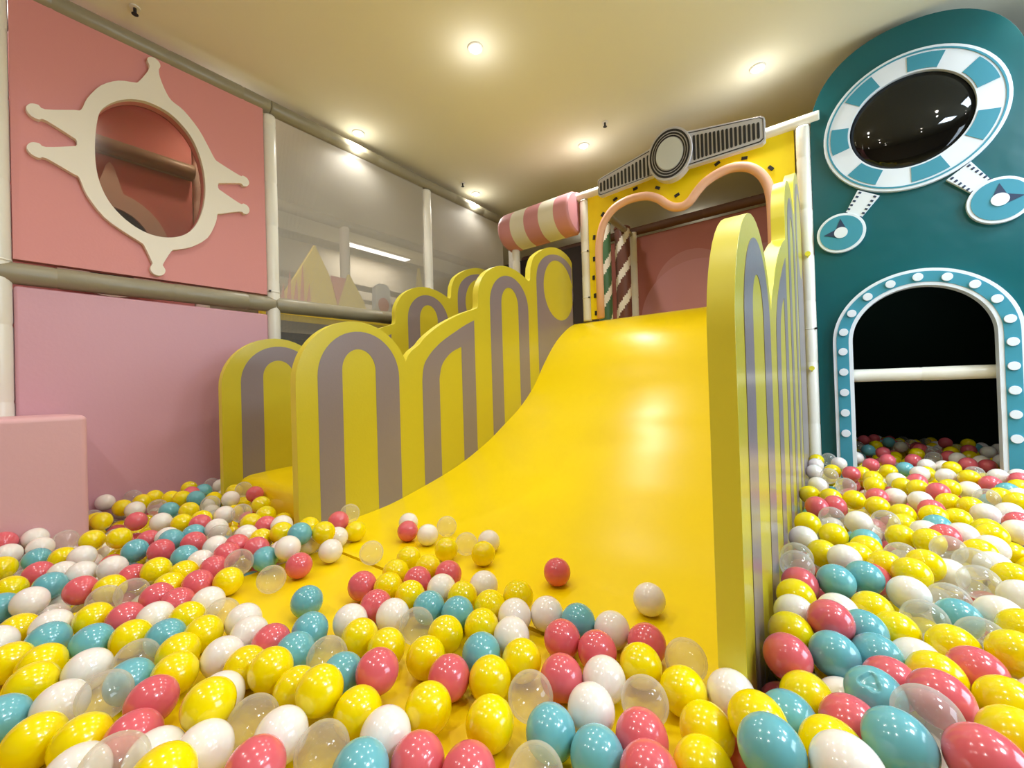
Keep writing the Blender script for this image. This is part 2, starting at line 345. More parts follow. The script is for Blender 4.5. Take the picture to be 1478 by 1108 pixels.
# behind the netting: the neighbouring play area
def behind_net():
    b = MB(); b.box(-5.2, XL - .07, 1.0, 5.4, .42, .50, 'roomwall'); rebase(tag(b.build('play_deck'), 'raised deck seen through the netting', 'deck'))
    b = MB(); b.box(-5.4, -5.3, .9, 6.0, FL, CZ - .02, 'backlight'); structure(b, 'wall_beyond')
    b = MB(); b.box(XL - .45, XL - .40, 1.0, 3.9, FL, .42, 'darkback'); rebase(tag(b.build('dark_backing'), 'added dark backing under the deck behind the lower netting', 'partition'))  # dark sheet put in so the space behind the lower net stays dark
    rail((-3.62, 1.20, 1.585), (-3.62, 4.2, 1.585), .045, 'olive rail behind the netting crossing near the white peaks')
    rail((-4.75, 1.20, 1.78), (-4.75, 4.9, 1.78), .045, 'farther olive rail behind the netting', 'rail')
    post(-3.62, 2.17, .50, 1.56, .045, 'white post standing on the deck behind the netting')
    post(-3.62, 3.2, .50, 1.56, .04, 'white post on the deck behind the second netting')
    b = MB(); b.box(-4.78, -4.72, 1.3, 4.9, .50, .98, 'backlight'); b.box(-4.78, -4.72, 1.3, 4.9, 1.30, 1.36, 'rail'); b.box(-4.78, -4.72, 1.3, 4.9, 1.14, 1.18, 'rail')
    rebase(tag(b.build('guard_panel'), 'pale slatted guard panel at the back of the deck', 'guard panel'))
    pk = empty('peaked_board', -3.3, 1.9, .50, 'yellow board with two pointed peaks behind the netting', 'play board')
    b = MB(); b.prism([(1.40, .50), (2.25, .50), (2.16, .80), (2.02, 1.03), (1.90, .80), (1.83, 1.0), (1.72, 1.21), (1.60, 1.0), (1.44, .72)], [], -3.34, -3.30, 'X', 'cone'); own(b.build('peak_panel', bevel=.006), pk)
    b = MB()
    for y, h in ((1.45, .84), (1.50, .96), (1.55, .90), (1.60, 1.02), (1.65, .88)):
        b.prism([(y - .02, .68), (y + .02, .68), (y + .012, h)], [], -3.298, -3.290, 'X', 'conep')
    b.prism([(1.84, .98), (1.98, .98), (1.90, .74)], [], -3.298, -3.29, 'X', 'conep')
    own(b.build('flame_pattern'), pk)
    b = MB(); b.box(-3.22, -3.16, 1.25, 3.4, .50, .66, 'cone'); rebase(tag(b.build('yellow_kerb', bevel=.01), 'yellow foam kerb along the deck edge behind the netting', 'kerb'))
    b = MB(); b.prism([(2.30, .50), (2.50, .50), (2.48, .98), (2.44, 1.02), (2.36, 1.02), (2.32, .98)], [], -3.42, -3.36, 'X', 'white')
    b.prism(arc(2.40, .82, .06, .07, 0, 360, 16)[:-1], [], -3.36, -3.352, 'X', 'conep'); rebase(tag(b.build('white_board_cutout', bevel=.006), 'white rounded board behind the netting right of the yellow peaks', 'play board'))
    b = MB(); b.prism([(2.72, .50), (2.9, .50), (2.86, .95), (2.80, 1.25), (2.76, .95)], [], -3.34, -3.30, 'X', 'cone'); rebase(tag(b.build('peaked_board', bevel=.006), 'slim yellow peak behind the second netting', 'play board'))
    # added behind the oval window as a stand-in view: a second ornament wall
    t = empty('padded_board', -3.4, .4, FL, 'salmon panel with a cream ringed window added behind the oval window', 'padded board')
    b = MB(); b.box(-3.45, -3.4, -.6, .93, FL, 1.46, 'salmon'); b.box(-3.45, -3.4, -.6, .93, 1.54, CZ - .01, 'salmon'); own(b.build('board_body'), t)
    b = MB(); cy, cz = .52, .93
    o = arc(cy, cz, .28, .32, -20, 78, 10) + [(cy + .05, cz + .34), (cy + .018, cz + .46), (cy, cz + .485), (cy - .018, cz + .46), (cy - .05, cz + .34)] + arc(cy, cz, .28, .32, 102, 340, 24)[:-1]
    b.prism(o, [arc(cy, cz, .19, .22, 0, 360, 30)[:-1]], -3.40, -3.37, 'X', 'cream'); own(b.build('window_frame'), t)
    b = MB(); b.prism(arc(cy, cz, .19, .22, 0, 360, 30)[:-1], [], -3.398, -3.39, 'X', 'chamber'); own(b.build('window_pane'), t)
    rail((-3.35, -.6, 1.50), (-3.35, .93, 1.50), .045, 'olive rail added behind the oval window')
    post(-3.40, .975, FL, CZ - .01, .04, 'white post added behind the oval window')
behind_net()

# ------------------------------------------------------------------ slides and mats
PROF = catmull([(1.02, -.555), (1.206, -.54), (1.374, -.507), (1.565, -.462), (1.729, -.412), (1.946, -.322), (2.107, -.234), (2.278, -.136), (2.451, .003), (2.595, .17), (2.749, .324), (2.890, .425), (3.02, .492), (3.119, .520), (3.20, .535)], 5)
def slide(x0, x1, label, cut=None):
    b = MB(); NX = 24
    pr = [(YN + .005, -.560), (YN + .02, -.556), (.9, -.556)] + PROF
    if cut:      # the narrow slide ends on a thick rounded foot
        hi = [p for p in PROF if p[1] > -.30]
        pr = [(.862, -.60), (.862, -.49), (.868, -.455), (.885, -.436), (.915, -.426), (1.0, -.420), (1.4, -.405), (1.7, -.370), (1.86, -.33)] + hi
    n = len(pr); vs = []; fs = []
    for i in range(NX + 1):
        x = x0 + (x1 - x0) * i / NX
        for y, z in pr: vs.append((x, y, z))
    for i in range(NX):
        for j in range(n - 1): fs.append((i * n + j, (i + 1) * n + j, (i + 1) * n + j + 1, i * n + j + 1))
    b.add(vs, fs, 'slide', True)
    # closed sides, back and bottom
    for xi, x in ((0, x0), (NX, x1)):
        o = [(y, z) for y, z in pr] + [(pr[-1][0], FL), (pr[0][0], FL)]
        tr = tessellate_polygon([[Vector((p[0], p[1], 0)) for p in o]])
        b.add([(x, p[0], p[1]) for p in o], tr, 'slide')
    b.add([(x0, pr[0][0], pr[0][1]), (x1, pr[0][0], pr[0][1]), (x1, pr[0][0], FL), (x0, pr[0][0], FL)], [(0, 1, 2, 3)], 'slide')
    b.add([(x0, pr[-1][0], pr[-1][1]), (x1, pr[-1][0], pr[-1][1]), (x1, pr[-1][0], FL), (x0, pr[-1][0], FL)], [(0, 1, 2, 3)], 'slide')
    return rebase(tag(b.build('slide', merge=False), label, 'slide'))
slide(XF2 + .001, XR - .048, 'wide glossy yellow slide curving down from the arch to the ball pit')
slide(XF3 + .001, XF2 - .047, 'narrow yellow slide between the two left fences', True)
b = MB(); b.box(-1.47, XR - .012, -.9, YN - .004, FL, MAT, 'matt')
rebase(tag(b.build('landing_mat', bevel=.010), 'yellow landing mat at the foot of the wide slide under the loose balls', 'mat'))

# ------------------------------------------------------------------ scalloped fences
def fence(xr, label, group=None, dz=0):
    """upright foam board whose right face is at xr; thickness 4.5 cm"""
    x0, x1 = xr - .045, xr
    yr = 3.066
    top = arc(1.072, .045, .282, .275, 180, 22, 20) + [(1.350, .180), (1.375, .206), (1.400, .222)]
    h2 = catmull([(1.425, .240), (1.47, .285), (1.56, .348), (1.66, .402), (1.77, .450), (1.866, .484), (1.884, .500), (1.888, .535)], 4)
    h3 = catmull([(1.888, .575), (1.90, .628), (1.945, .700), (2.01, .752), (2.09, .790), (2.18, .806), (2.28, .800), (2.36, .780), (2.425, .757), (2.448, .770), (2.452, .80)], 4)
    h4 = catmull([(2.46, .86), (2.50, .938), (2.57, .995), (2.66, 1.045), (2.76, 1.078), (2.86, 1.090), (2.96, 1.078), (3.03, 1.052), (yr, 1.02)], 4)
    outl = [(YN, FL)] + [(p[0], p[1]) for p in top] + h2 + h3 + h4 + [(yr, FL)]
    up = lambda l: [(p[0], p[1] + dz if p[1] > zb + .005 else p[1]) for p in l]
    zb = FL + .01; outl = up(outl)
    b = MB(); b.prism(outl, [], x0, x1, 'X', 'fence', 'fedge')
    o = b.build('fence_board', bevel=.013, seg=3, angle=50)
    # inlaid grey arches on both faces
    shapes = []
    A_o = [(.880, zb)] + arc(1.085, .070, .205, .205, 180, 0, 24) + [(1.290, zb)]
    A_i = [(.990, zb)] + arc(1.074, .100, .084, .095, 180, 0, 18) + [(1.158, zb)]
    shapes.append(A_o + A_i[::-1])
    B_o = [(1.437, zb)] + catmull([(1.437, .05), (1.450, .130), (1.49, .188), (1.541, .235), (1.60, .278), (1.675, .322), (1.76, .370), (1.846, .411)], 4) + [(1.846, zb)]
    B_i = [(1.556, zb)] + catmull([(1.556, .06), (1.575, .132), (1.616, .182), (1.66, .214), (1.725, .243)], 4) + [(1.732, .243), (1.732, zb)]
    shapes.append(B_o + B_i[::-1])
    C_o = [(1.998, zb)] + arc(2.206, .540, .208, .205, 180, 0, 24) + [(2.414, zb)]
    C_i = [(2.112, zb)] + arc(2.204, .550, .092, .118, 180, 0, 18) + [(2.296, zb)]
    shapes.append(C_o + C_i[::-1])
    D_o = [(2.535, zb)] + catmull([(2.53, .65), (2.53, .80), (2.56, .895), (2.63, .965), (2.72, 1.010), (2.84, 1.035), (2.95, 1.025), (3.02, .998), (3.055, .972)], 4) + [(3.055, zb)]
    D_h = arc(2.845, .755, .222, .235, 0, 360, 36)[:-1]
    for face, (a, c) in (('r', (x1 - .001, x1 + .0012)), ('l', (x0 - .0012, x0 + .001))):
        g = MB()
        for s in shapes: g.prism(up(s), [], a, c, 'X', 'fgrey')
        g.prism(up(D_o), [up(D_h)], a, c, 'X', 'fgrey')
        q = g.build('grey_arches'); q.parent = o
    tag(o, label, 'fence', group); rebase(o); return o
fence(XR, 'scalloped yellow fence right of the wide slide next to the right ball pit', dz=.04)
fence(XF2, 'scalloped yellow and grey fence between the wide slide and the narrow slide')
fence(XF3, 'scalloped yellow and grey fence farthest left beside the pink wall panels')

# ------------------------------------------------------------------ platform, room behind the arch
b = MB(); b.box(-2.30, -.08, 3.205, 4.60, FL, .535, 'matt'); rebase(tag(b.build('platform', bevel=.004), 'yellow topped platform behind the arch at the head of the slides', 'platform'))
b = MB(); b.box(-1.96, -.06, 4.10, 4.16, .535, 1.47, 'backsalmon'); ob = tag(b.build('mural_board'), 'salmon board with pale pink round shapes behind the arch', 'play board')
for nm, cx, cz, rr, m_, a in (('mural_arch', -1.02, .90, .34, 'mural', .001), ('mural_disc', -.98, .62, .52, 'mural2', .004), ('mural_disc', -.45, .74, .42, 'mural', .007)):
    g = MB(); pts = [p for p in arc(cx, cz, rr, rr, 0, 180, 30)]; z0 = .54
    pts = [(min(p[0], -.07), max(p[1], z0)) for p in pts] + [(cx - rr, z0), (min(cx + rr, -.07), z0)]
    g.prism(pts, [], 4.10 - a, 4.10, 'Y', m_); q = g.build(nm); q.parent = ob
rebase(ob)
b = MB(); b.box(-3.3, -1.97, 3.92, 3.95, .54, 1.47, 'darkback'); rebase(tag(b.build('dark_backing'), 'dark backing added for the dark gap under the striped awning', 'partition'))  # dark sheet standing in for the dark inside of the gap
rail((-2.9, 4.06, 1.52), (-.06, 4.06, 1.52), .04, 'dark brown beam across the back of the room behind the arch', 'brown')
rail((-1.42, 3.18, 1.375), (-1.548, 4.0, 1.475), .028, 'olive rail running back from the arch post', 'rail')
post(-1.525, 4.0, .535, 1.48, .035, 'slim cream post against the salmon board inside the arch')
def candy(x, y, r, base, label, z1=1.46):
    b = MB(); n = 28; N = 60; vs = []; fs = []; z0 = .535
    for i in range(N + 1):
        for k in range(n):
            a = 2 * PI * k / n; vs.append((x + r * math.cos(a), y + r * math.sin(a), z0 + (z1 - z0) * i / N))
    for i in range(N):
        for k in range(n):
            f = (i * n + k, i * n + (k + 1) % n, (i + 1) * n + (k + 1) % n, (i + 1) * n + k)
            ph = (2 * k / n - 3.2 * i / N) % 1
            b.add([vs[j] for j in f], [(0, 1, 2, 3)], base if ph < .66 else 'cream', True)
    b.tube([(x, y, z1), (x, y, z1 + .02)], r * 1.1, base, 20)
    return rebase(tag(b.build('candy_column'), label, 'column'))
candy(-1.545, 3.78, .07, 'candyb', 'brown column with a white spiral stripe seen inside the arch')
candy(-1.625, 3.55, .06, 'candyg', 'green column with a white spiral stripe behind the left jamb of the arch')

# yellow arch
def archway():
    t = empty('archway', -.86, YW, .535, 'yellow arch board with a peach double curved opening at the top of the slide', 'arch')
    cl = catmull([(-1.466, .90), (-1.466, 1.05), (-1.457, 1.16), (-1.420, 1.285), (-1.345, 1.372), (-1.25, 1.410), (-1.16, 1.417), (-1.06, 1.400), (-.98, 1.355), (-.925, 1.30), (-.87, 1.262), (-.81, 1.252), (-.76, 1.275), (-.715, 1.325), (-.66, 1.372), (-.58, 1.405), (-.49, 1.415), (-.40, 1.387), (-.335, 1.325), (-.295, 1.24), (-.278, 1.13), (-.275, 1.0)], 5)
    cl = [(-1.466, .54)] + cl + [(-.275, .54)]
    outer = [(-1.556, .54)] + [(-1.556, 1.535), (-.15, 1.535), (-.15, .54)]
    b = MB(); b.prism(outer + cl[::-1], [], YW - .01, YW + .02, 'Y', 'archy'); own(b.build('arch_board', bevel=.003), t)
    b = MB(); b.tube([(x, YW - .018, z) for x, z in cl], .030, 'peach', 14); own(b.build('arch_trim'), t)
    st = [(-1.425, 1.366), (-1.506, 1.201), (-1.512, 1.026), (-1.521, .876), (-1.514, .728), (-1.510, .585), (-1.316, 1.455), (-1.152, 1.487), (-.985, 1.440), (-.850, 1.345), (-.581, 1.477), (-.419, 1.455), (-.275, 1.340)]
    rot = [50, 80, 90, 90, 90, 90, 25, 8, -30, 20, 25, -10, -50]
    for (x, z), a in zip(st, rot):
        g = MB(); c, s = math.cos(math.radians(a)), math.sin(math.radians(a)); w, h = .018, .010
        g.prism([(x + c * u - s * v, z + s * u + c * v) for u, v in ((-w, -h), (w, -h), (w, h), (-w, h))], [], YW - .018, YW - .010, 'Y', 'dark')
        own(g.build('stud', bevel=.002), t)
    # header sign
    s = empty('header_sign', -.86, YW - .10, 1.42, 'silver and black bow shaped sign with a ringed disc above the yellow arch', 'sign')
    ya, yb = YW - .115, YW - .075
    L_ = [(-.95, 1.700), (-1.395, 1.605), (-1.412, 1.590), (-1.412, 1.480), (-1.395, 1.466), (-.95, 1.490)]
    R_ = [(-.75, 1.712), (-.745, 1.715), (-.310, 1.635), (-.290, 1.618), (-.290, 1.478), (-.31, 1.462), (-.75, 1.470)]
    for w_ in (L_, R_):
        g = MB(); g.prism(w_, [], ya, yb, 'Y', 'silver', 'silver')
        cx = sum(p[0] for p in w_) / len(w_); cz = sum(p[1] for p in w_) / len(w_)
        q = [(cx + (x - cx) * .965, cz + (z - cz) * .90) for x, z in w_]; q2 = [(cx + (x - cx) * .945, cz + (z - cz) * .84) for x, z in w_]
        g.prism(q, [q2], ya - .002, ya, 'Y', 'black')
        left = w_ is L_
        n = 14 if left else 16; xa, xb = (-1.385, -1.015) if left else (-.700, -.325)
        for i in range(n):
            x = xa + (xb - xa) * i / (n - 1); hw = .0078
            f = (x + 1.412) / .46 if left else (-.29 - x) / .46
            zt = (1.565 + .095 * f) if left else (1.595 + .082 * f)
            zb = 1.500 if left else 1.500
            g.prism([(x - hw, zb + .006), (x - hw * .5, zb), (x + hw * .5, zb), (x + hw, zb + .006), (x + hw, zt - .006), (x + hw * .5, zt), (x - hw * .5, zt), (x - hw, zt - .006)], [], ya - .004, ya, 'Y', 'black')
        own(g.build('sign_wing', bevel=.003, angle=60), s)
    cx, cz, rx, rz = -.858, 1.593, .150, .182
    E = lambda k: arc(cx, cz, rx * k, rz * k, 0, 360, 48)[:-1]
    g = MB(); g.prism(E(1), [], ya - .022, yb, 'Y', 'silver')
    own(g.build('sign_disc', bevel=.008), s)
    g = MB()
    for a, c in ((.91, .83), (.785, .725), (.685, .635)): g.prism(E(a), [E(c)], ya - .025, ya - .021, 'Y', 'black')
    own(g.build('disc_rings'), s)
    g = MB(); g.prism(E(.60), [], ya - .028, ya - .02, 'Y', 'silverl'); own(g.build('disc_centre', bevel=.004), s)
archway()

# striped awning
def awning():
    t = empty('striped_awning', -2.0, YW, 1.30, 'pink and cream striped puffed awning left of the yellow arch', 'awning')
    sec = [(YW - .01, 1.615), (YW - .08, 1.600), (YW - .15, 1.545), (YW - .185, 1.46), (YW - .17, 1.37), (YW - .10, 1.30), (YW - .01, 1.275), (YW + .02, 1.30), (YW + .02, 1.60)]
    sec = catmull(sec, 4, True)
    xs = [-2.375, -2.235, -2.085, -1.935, -1.785, -1.645]
    for i in range(5):
        g = MB(); n = len(sec); vs = []; fs = []; K = 6
        for j in range(K + 1):
            u = j / K; x = xs[i] + (xs[i + 1] - xs[i]) * u
            end = (i == 0 and u < .3) or (i == 4 and u > .7)
            k = 1.0
            if i == 0 and j == 0: k = .93
            if i == 4 and j == K: k = .93
            for y, z in sec: vs.append((x, (y - YW + .08) * k + YW - .08, (z - 1.45) * k + 1.45))
        for j in range(K):
            for q in range(n): a, c = j * n + q, j * n + (q + 1) % n; fs.append((a, c, c + n, a + n))
        m_ = 'stripe_p' if i % 2 == 0 else 'stripe_c'
        g.add(vs, fs, m_, True)
        if i in (0, 4):
            j = 0 if i == 0 else K; g.add(vs[j * n:(j + 1) * n], tessellate_polygon([[Vector((v[1], v[2], 0)) for v in vs[j * n:(j + 1) * n]]]), m_)
        own(g.build('awning_stripe'), t)
awning()

# ------------------------------------------------------------------ teal wall
DC, DZ0, DRO, DRI = .368, .20, .365, .276
def teal():
    t = empty('porthole_booth', .36, YW, FL, 'teal padded panel with a porthole above a round topped doorway', 'play booth')
    out = [(-.069, FL), (-.069, 1.45)] + [(.36 + .429 * math.copysign(abs(math.cos(a)) ** .9, math.cos(a)), 1.45 + .455 * math.sin(a) ** .9) for a in [PI - PI * i / 40 for i in range(1, 40)]] + [(.86, 1.45), (1.25, 1.30), (1.25, FL)]
    door = [(DC - DRI - .03, FL + .001), (DC + DRI + .03, FL + .001)] + arc(DC, DZ0, DRI + .03, DRI + .03, 0, 180, 36)
    hole = arc(.360, 1.365, .25, .25, 0, 360, 48)[:-1]
    b = MB(); b.prism(out, [door, hole], YW - .02, YW + .07, 'Y', 'teal'); own(b.build('teal_pad', bevel=.02, seg=4, angle=50), t)
    y1 = YW - .02; y0 = y1 - .022
    # porthole
    g = MB(); E = lambda r: arc(.360, 1.366, r, r, 0, 360, 70)[:-1]
    g.prism(E(.366), [E(.247)], y0, y1, 'Y', 'white'); fr = own(g.build('porthole_frame', bevel=.006), t)
    g = MB(); g.prism(E(.352), [E(.344)], y0 - .003, y0 + .001, 'Y', 'tealframe')
    for i in range(14):
        if i % 2: continue
        a0 = 90 - 360 / 14 + i * 360 / 14
        g.prism(arc(.360, 1.366, .334, .334, a0, a0 + 360 / 14, 8) + arc(.360, 1.366, .256, .256, a0 + 360 / 14, a0, 8), [], y0 - .003, y0 + .001, 'Y', 'tealframe')
    q = g.build('teal_blocks'); q.parent = fr
    # bubble window
    g = MB(); vs = []; fs = []; n = 48; K = 12
    for j in range(K + 1):
        th = PI / 2 * j / K
        for k in range(n):
            a = 2 * PI * k / n; r = .249 * math.cos(th * .999); vs.append((.360 + r * math.cos(a), y1 + .01 - .06 * math.sin(th), 1.366 + r * math.sin(a)))
    for j in range(K):
        for k in range(n): a, c = j * n + k, j * n + (k + 1) % n; fs.append((a, c, c + n, a + n))
    g.add(vs, fs, 'dome', True); own(g.build('bubble_window', merge=False), t)
    # two dials on laced arms
    for cx, cz, A0, A1, dirs in ((.058, .837, (.186, 1.032), (.110, .915), ((0, 1), (-1, 0))), (.668, .846, (.534, 1.036), (.615, .925), ((0, 1), (1, 0)))):
        d = Vector((A1[0] - A0[0], A1[1] - A0[1])).normalized(); w = Vector((-d.y, d.x)) * .044
        g = MB(); p0 = Vector(A0); p1 = Vector(A1)
        g.prism([tuple(p0 + w * 1.25), tuple(p1 + w * .9), tuple(p1 - w * .9), tuple(p0 - w * 1.25)], [], y0 + .004, y1, 'Y', 'white')
        for i in range(6):
            u = (i + .5) / 6; p = p0 + (p1 - p0) * u
            for sg in (-1, 1):
                c = p + w * sg * .85; e = d * .005; f = w * .16
                g.prism([tuple(c + e + f), tuple(c + e - f), tuple(c - e - f), tuple(c - e + f)], [], y0 + .001, y0 + .005, 'Y', 'tealdark')
        own(g.build('laced_arm', bevel=.002), t)
        g = MB(); Q = lambda r: arc(cx, cz, r, r, 0, 360, 40)[:-1]
        g.prism(Q(.112), [], y0, y1, 'Y', 'white'); dl = own(g.build('dial', bevel=.006), t)
        g = MB(); g.prism(Q(.098), [], y0 - .003, y0 + .001, 'Y', 'tealframe')
        for dx, dz in dirs:
            g.prism([(cx + dx * .08, cz + dz * .08), (cx + dz * .024 + dx * .02, cz + dx * .024 + dz * .02), (cx - dz * .024 + dx * .02, cz - dx * .024 + dz * .02)], [], y0 - .005, y0 - .002, 'Y', 'tealdark')
        g.build('dial_face').parent = dl
        g = MB(); g.prism(Q(.031), [], y0 - .008, y0 - .002, 'Y', 'white'); g.build('dial_hub').parent = dl
    # door frame
    dz = FL + .002
    U = lambda r: [(DC - r, dz)] + arc(DC, DZ0, r, r, 180, 0, 40) + [(DC + r, dz)]
    g = MB(); y0 -= .008
    g.prism(U(DRO) + U(DRI)[::-1], [], y0, y1 + .03, 'Y', 'white'); df = own(g.build('door_frame', bevel=.006), t)
    g = MB(); g.prism(U(DRO - .016) + U(DRI + .018)[::-1], [], y0 - .003, y0 + .001, 'Y', 'tealframe'); g.build('frame_inlay').parent = df
    rm = (DRO + DRI) / 2; pts = []
    for z in (-.318, -.201, -.084, .033, .150): pts += [(DC - rm, z), (DC + rm, z)]
    for i in range(9):
        a = math.radians(169 - i * (158 / 8)); pts.append((DC + rm * math.cos(a), DZ0 + rm * math.sin(a)))
    for x, z in pts:
        g = MB(); g.prism(arc(x, z, .021, .021, 0, 360, 20)[:-1], [], y0 - .012, y0 - .002, 'Y', 'white'); g.build('dot', bevel=.004).parent = df
teal()
rail((DC - DRI - .02, YW + .05, .010), (DC + DRI + .02, YW + .05, .010), .036, 'white padded bar across the teal doorway', 'post', step=.3)

# dark chamber beyond the doorway
def chamber():
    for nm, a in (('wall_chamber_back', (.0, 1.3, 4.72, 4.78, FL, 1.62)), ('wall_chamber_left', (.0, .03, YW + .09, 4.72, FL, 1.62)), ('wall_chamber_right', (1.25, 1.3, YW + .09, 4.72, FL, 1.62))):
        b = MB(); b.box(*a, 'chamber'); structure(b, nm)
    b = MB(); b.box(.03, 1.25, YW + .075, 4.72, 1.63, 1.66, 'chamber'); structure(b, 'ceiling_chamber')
    pass
chamber()

# ------------------------------------------------------------------ lamps
def downlight(x, y, label, on=True, group=None, e=1.0, z=CZ):
    t = empty('downlight', x, y, z, label, 'ceiling lamp', group)
    g = MB(); pts = [(.045, 0), (.045, -.006), (.040, -.009), (.030, -.009), (.028, -.004)]
    n = 24; vs = []; fs = []
    for r, h in pts:
        for k in range(n): a = 2 * PI * k / n; vs.append((x + r * math.cos(a), y + r * math.sin(a), z + h))
    for j in range(len(pts) - 1):
        for k in range(n): a, c = j * n + k, j * n + (k + 1) % n; fs.append((a, c, c + n, a + n))
    g.add(vs, fs, 'lampring', True); own(g.build('trim_ring'), t)
    g = MB(); vs = []; fs = []; K = 5
    for j in range(K + 1):
        th = PI / 2 * j / K; r = .028 * math.cos(th) + 1e-4
        for k in range(n): a = 2 * PI * k / n; vs.append((x + r * math.cos(a), y + r * math.sin(a), z - .004 - .014 * math.sin(th)))
    for j in range(K):
        for k in range(n): a, c = j * n + k, j * n + (k + 1) % n; fs.append((a, c, c + n, a + n))
    g.add(vs, fs, 'lamp' if on else 'dark', True); own(g.build('bulb', merge=False), t)
    if on:
        l = bpy.data.lights.new('downlight_beam', 'SPOT'); l.energy = LAMP * e; l.spot_size = math.radians(150); l.spot_blend = 0.9; l.shadow_soft_size = .03; l.color = (1, .98, .94)
        o = bpy.data.objects.new('downlight_beam', l); C.objects.link(o); o.location = (x, y, z - .03 + H); own(o, t)
        l = bpy.data.lights.new('ceiling_fill_glow', 'POINT'); l.energy = GLOW * e; l.shadow_soft_size = .02; l.color = (1, .98, .94)  # added point light under the lamp to brighten the ceiling around it
        o = bpy.data.objects.new('ceiling_fill_glow', l); C.objects.link(o); o.location = (x, y, z - .14 + H); own(o, t)
LAMP, GLOW = 26, 1.0
downlight(-1.567, 1.784, 'lit ceiling downlight nearest the middle of the room')
downlight(-.319, 3.02, 'lit ceiling downlight at the right nearest the teal panel')
downlight(-2.775, 1.80, 'lit ceiling downlight close above the netting wall')
downlight(-1.551, 3.06, 'small lit ceiling downlight in front of the arch')
downlight(-2.775, 3.10, 'farthest lit ceiling downlight in the corner by the netting')
for i, (x, y) in enumerate([(-.31, 1.78), (-.31, .50), (-1.56, .50), (.95, 1.78), (.95, .50), (-.31, -.8), (-1.56, -.8), (.95, 3.0), (-2.5, -.8), (2.2, 1.8), (-1.2, 5.2), (-2.4, 4.9)]):  # those behind the arch are added to brighten the ceiling there
    downlight(x, y, 'lit ceiling downlight outside the view of the photo', group='downlights outside the view', e=.6 if x > .9 and y > 0 else 1.0)
for x, y in ((-4.1, -.4), (-3.12, .0), (-3.08, 1.02)):  # added out of sight to light the space behind the left wall
    downlight(x, y, 'added ceiling downlight hidden behind the left wall', group='added downlights hidden behind the left wall', e=.9)
t = empty('ceiling_light_panel', -5.0, 3.45, CZ - .02, 'bright ceiling light panel glimpsed through the netting', 'ceiling lamp')
g = MB(); g.box(-5.15, -4.85, 2.9, 4.0, CZ - .02, CZ - .001, 'lampring'); own(g.build('frame', bevel=.004), t)
g = MB(); g.box(-5.12, -4.88, 2.93, 3.97, CZ - .024, CZ - .019, 'netlamp'); own(g.build('diffuser'), t)
l = bpy.data.lights.new('panel_light', 'AREA'); l.shape = 'RECTANGLE'; l.size = .25; l.size_y = 1.0; l.energy = 9; l.color = (1, .96, .9)
o = bpy.data.objects.new('panel_light', l); C.objects.link(o); o.location = (-5.0, 3.45, CZ - .03 + H); own(o, t)
def sprinkler(x, y, label):
    g = MB(); g.tube([(x, y, CZ), (x, y, CZ - .006)], .022, 'lampring', 16); g.tube([(x, y, CZ - .006), (x, y, CZ - .035)], .007, 'dark', 10); g.tube([(x, y, CZ - .034), (x, y, CZ - .037)], .014, 'dark', 12)
    rebase(tag(g.build('sprinkler'), label, 'sprinkler'))
sprinkler(-2.70, .52, 'dark sprinkler head on the ceiling above the salmon panel')
sprinkler(-2.72, 2.86, 'tiny sprinkler head near the netting corner')
sprinkler(-1.287, 2.894, 'tiny sprinkler head on the ceiling in front of the sign')
# cool light panels of the hall to the right, outside the view
for i, (x, y, e) in enumerate(((1.7, .9, 36), (1.7, 2.4, 32))):
    t = empty('ceiling_light_panel', x, y, CZ - .02, 'cool white ceiling light panel outside the view at the right', 'ceiling lamp', 'cool light panels outside the view')
    g = MB(); g.box(x - .31, x + .31, y - .31, y + .31, CZ - .02, CZ - .001, 'lampring'); own(g.build('frame', bevel=.004), t)
    g = MB(); g.box(x - .28, x + .28, y - .28, y + .28, CZ - .024, CZ - .019, 'coollamp'); own(g.build('diffuser'), t)
    l = bpy.data.lights.new('panel_light', 'AREA'); l.shape = 'SQUARE'; l.size = .55; l.energy = e; l.color = (.72, .87, 1)
    o = bpy.data.objects.new('panel_light', l); C.objects.link(o); o.location = (x, y, CZ - .03 + H); own(o, t)

t = empty('added_wall_light', 2.9, 1.9, FL, 'added tall cool white light panel, unseen at the right', 'lit panel')  # added unseen panel that throws cool light onto the right fence
g = MB(); g.box(2.9, 2.96, .9, 2.9, FL, 1.3, 'lampring'); own(g.build('frame', bevel=.004), t)
g = MB(); g.box(2.885, 2.9, .95, 2.85, -.2, 1.25, 'addedlamp'); own(g.build('diffuser'), t)
l = bpy.data.lights.new('panel_light', 'AREA'); l.shape = 'RECTANGLE'; l.size = 1.4; l.size_y = 1.8; l.energy = 60; l.color = (.66, .82, 1)
o = bpy.data.objects.new('panel_light', l); C.objects.link(o); o.location = (2.87, 1.9, .55 + H); o.rotation_euler = (0, PI / 2, 0); own(o, t)
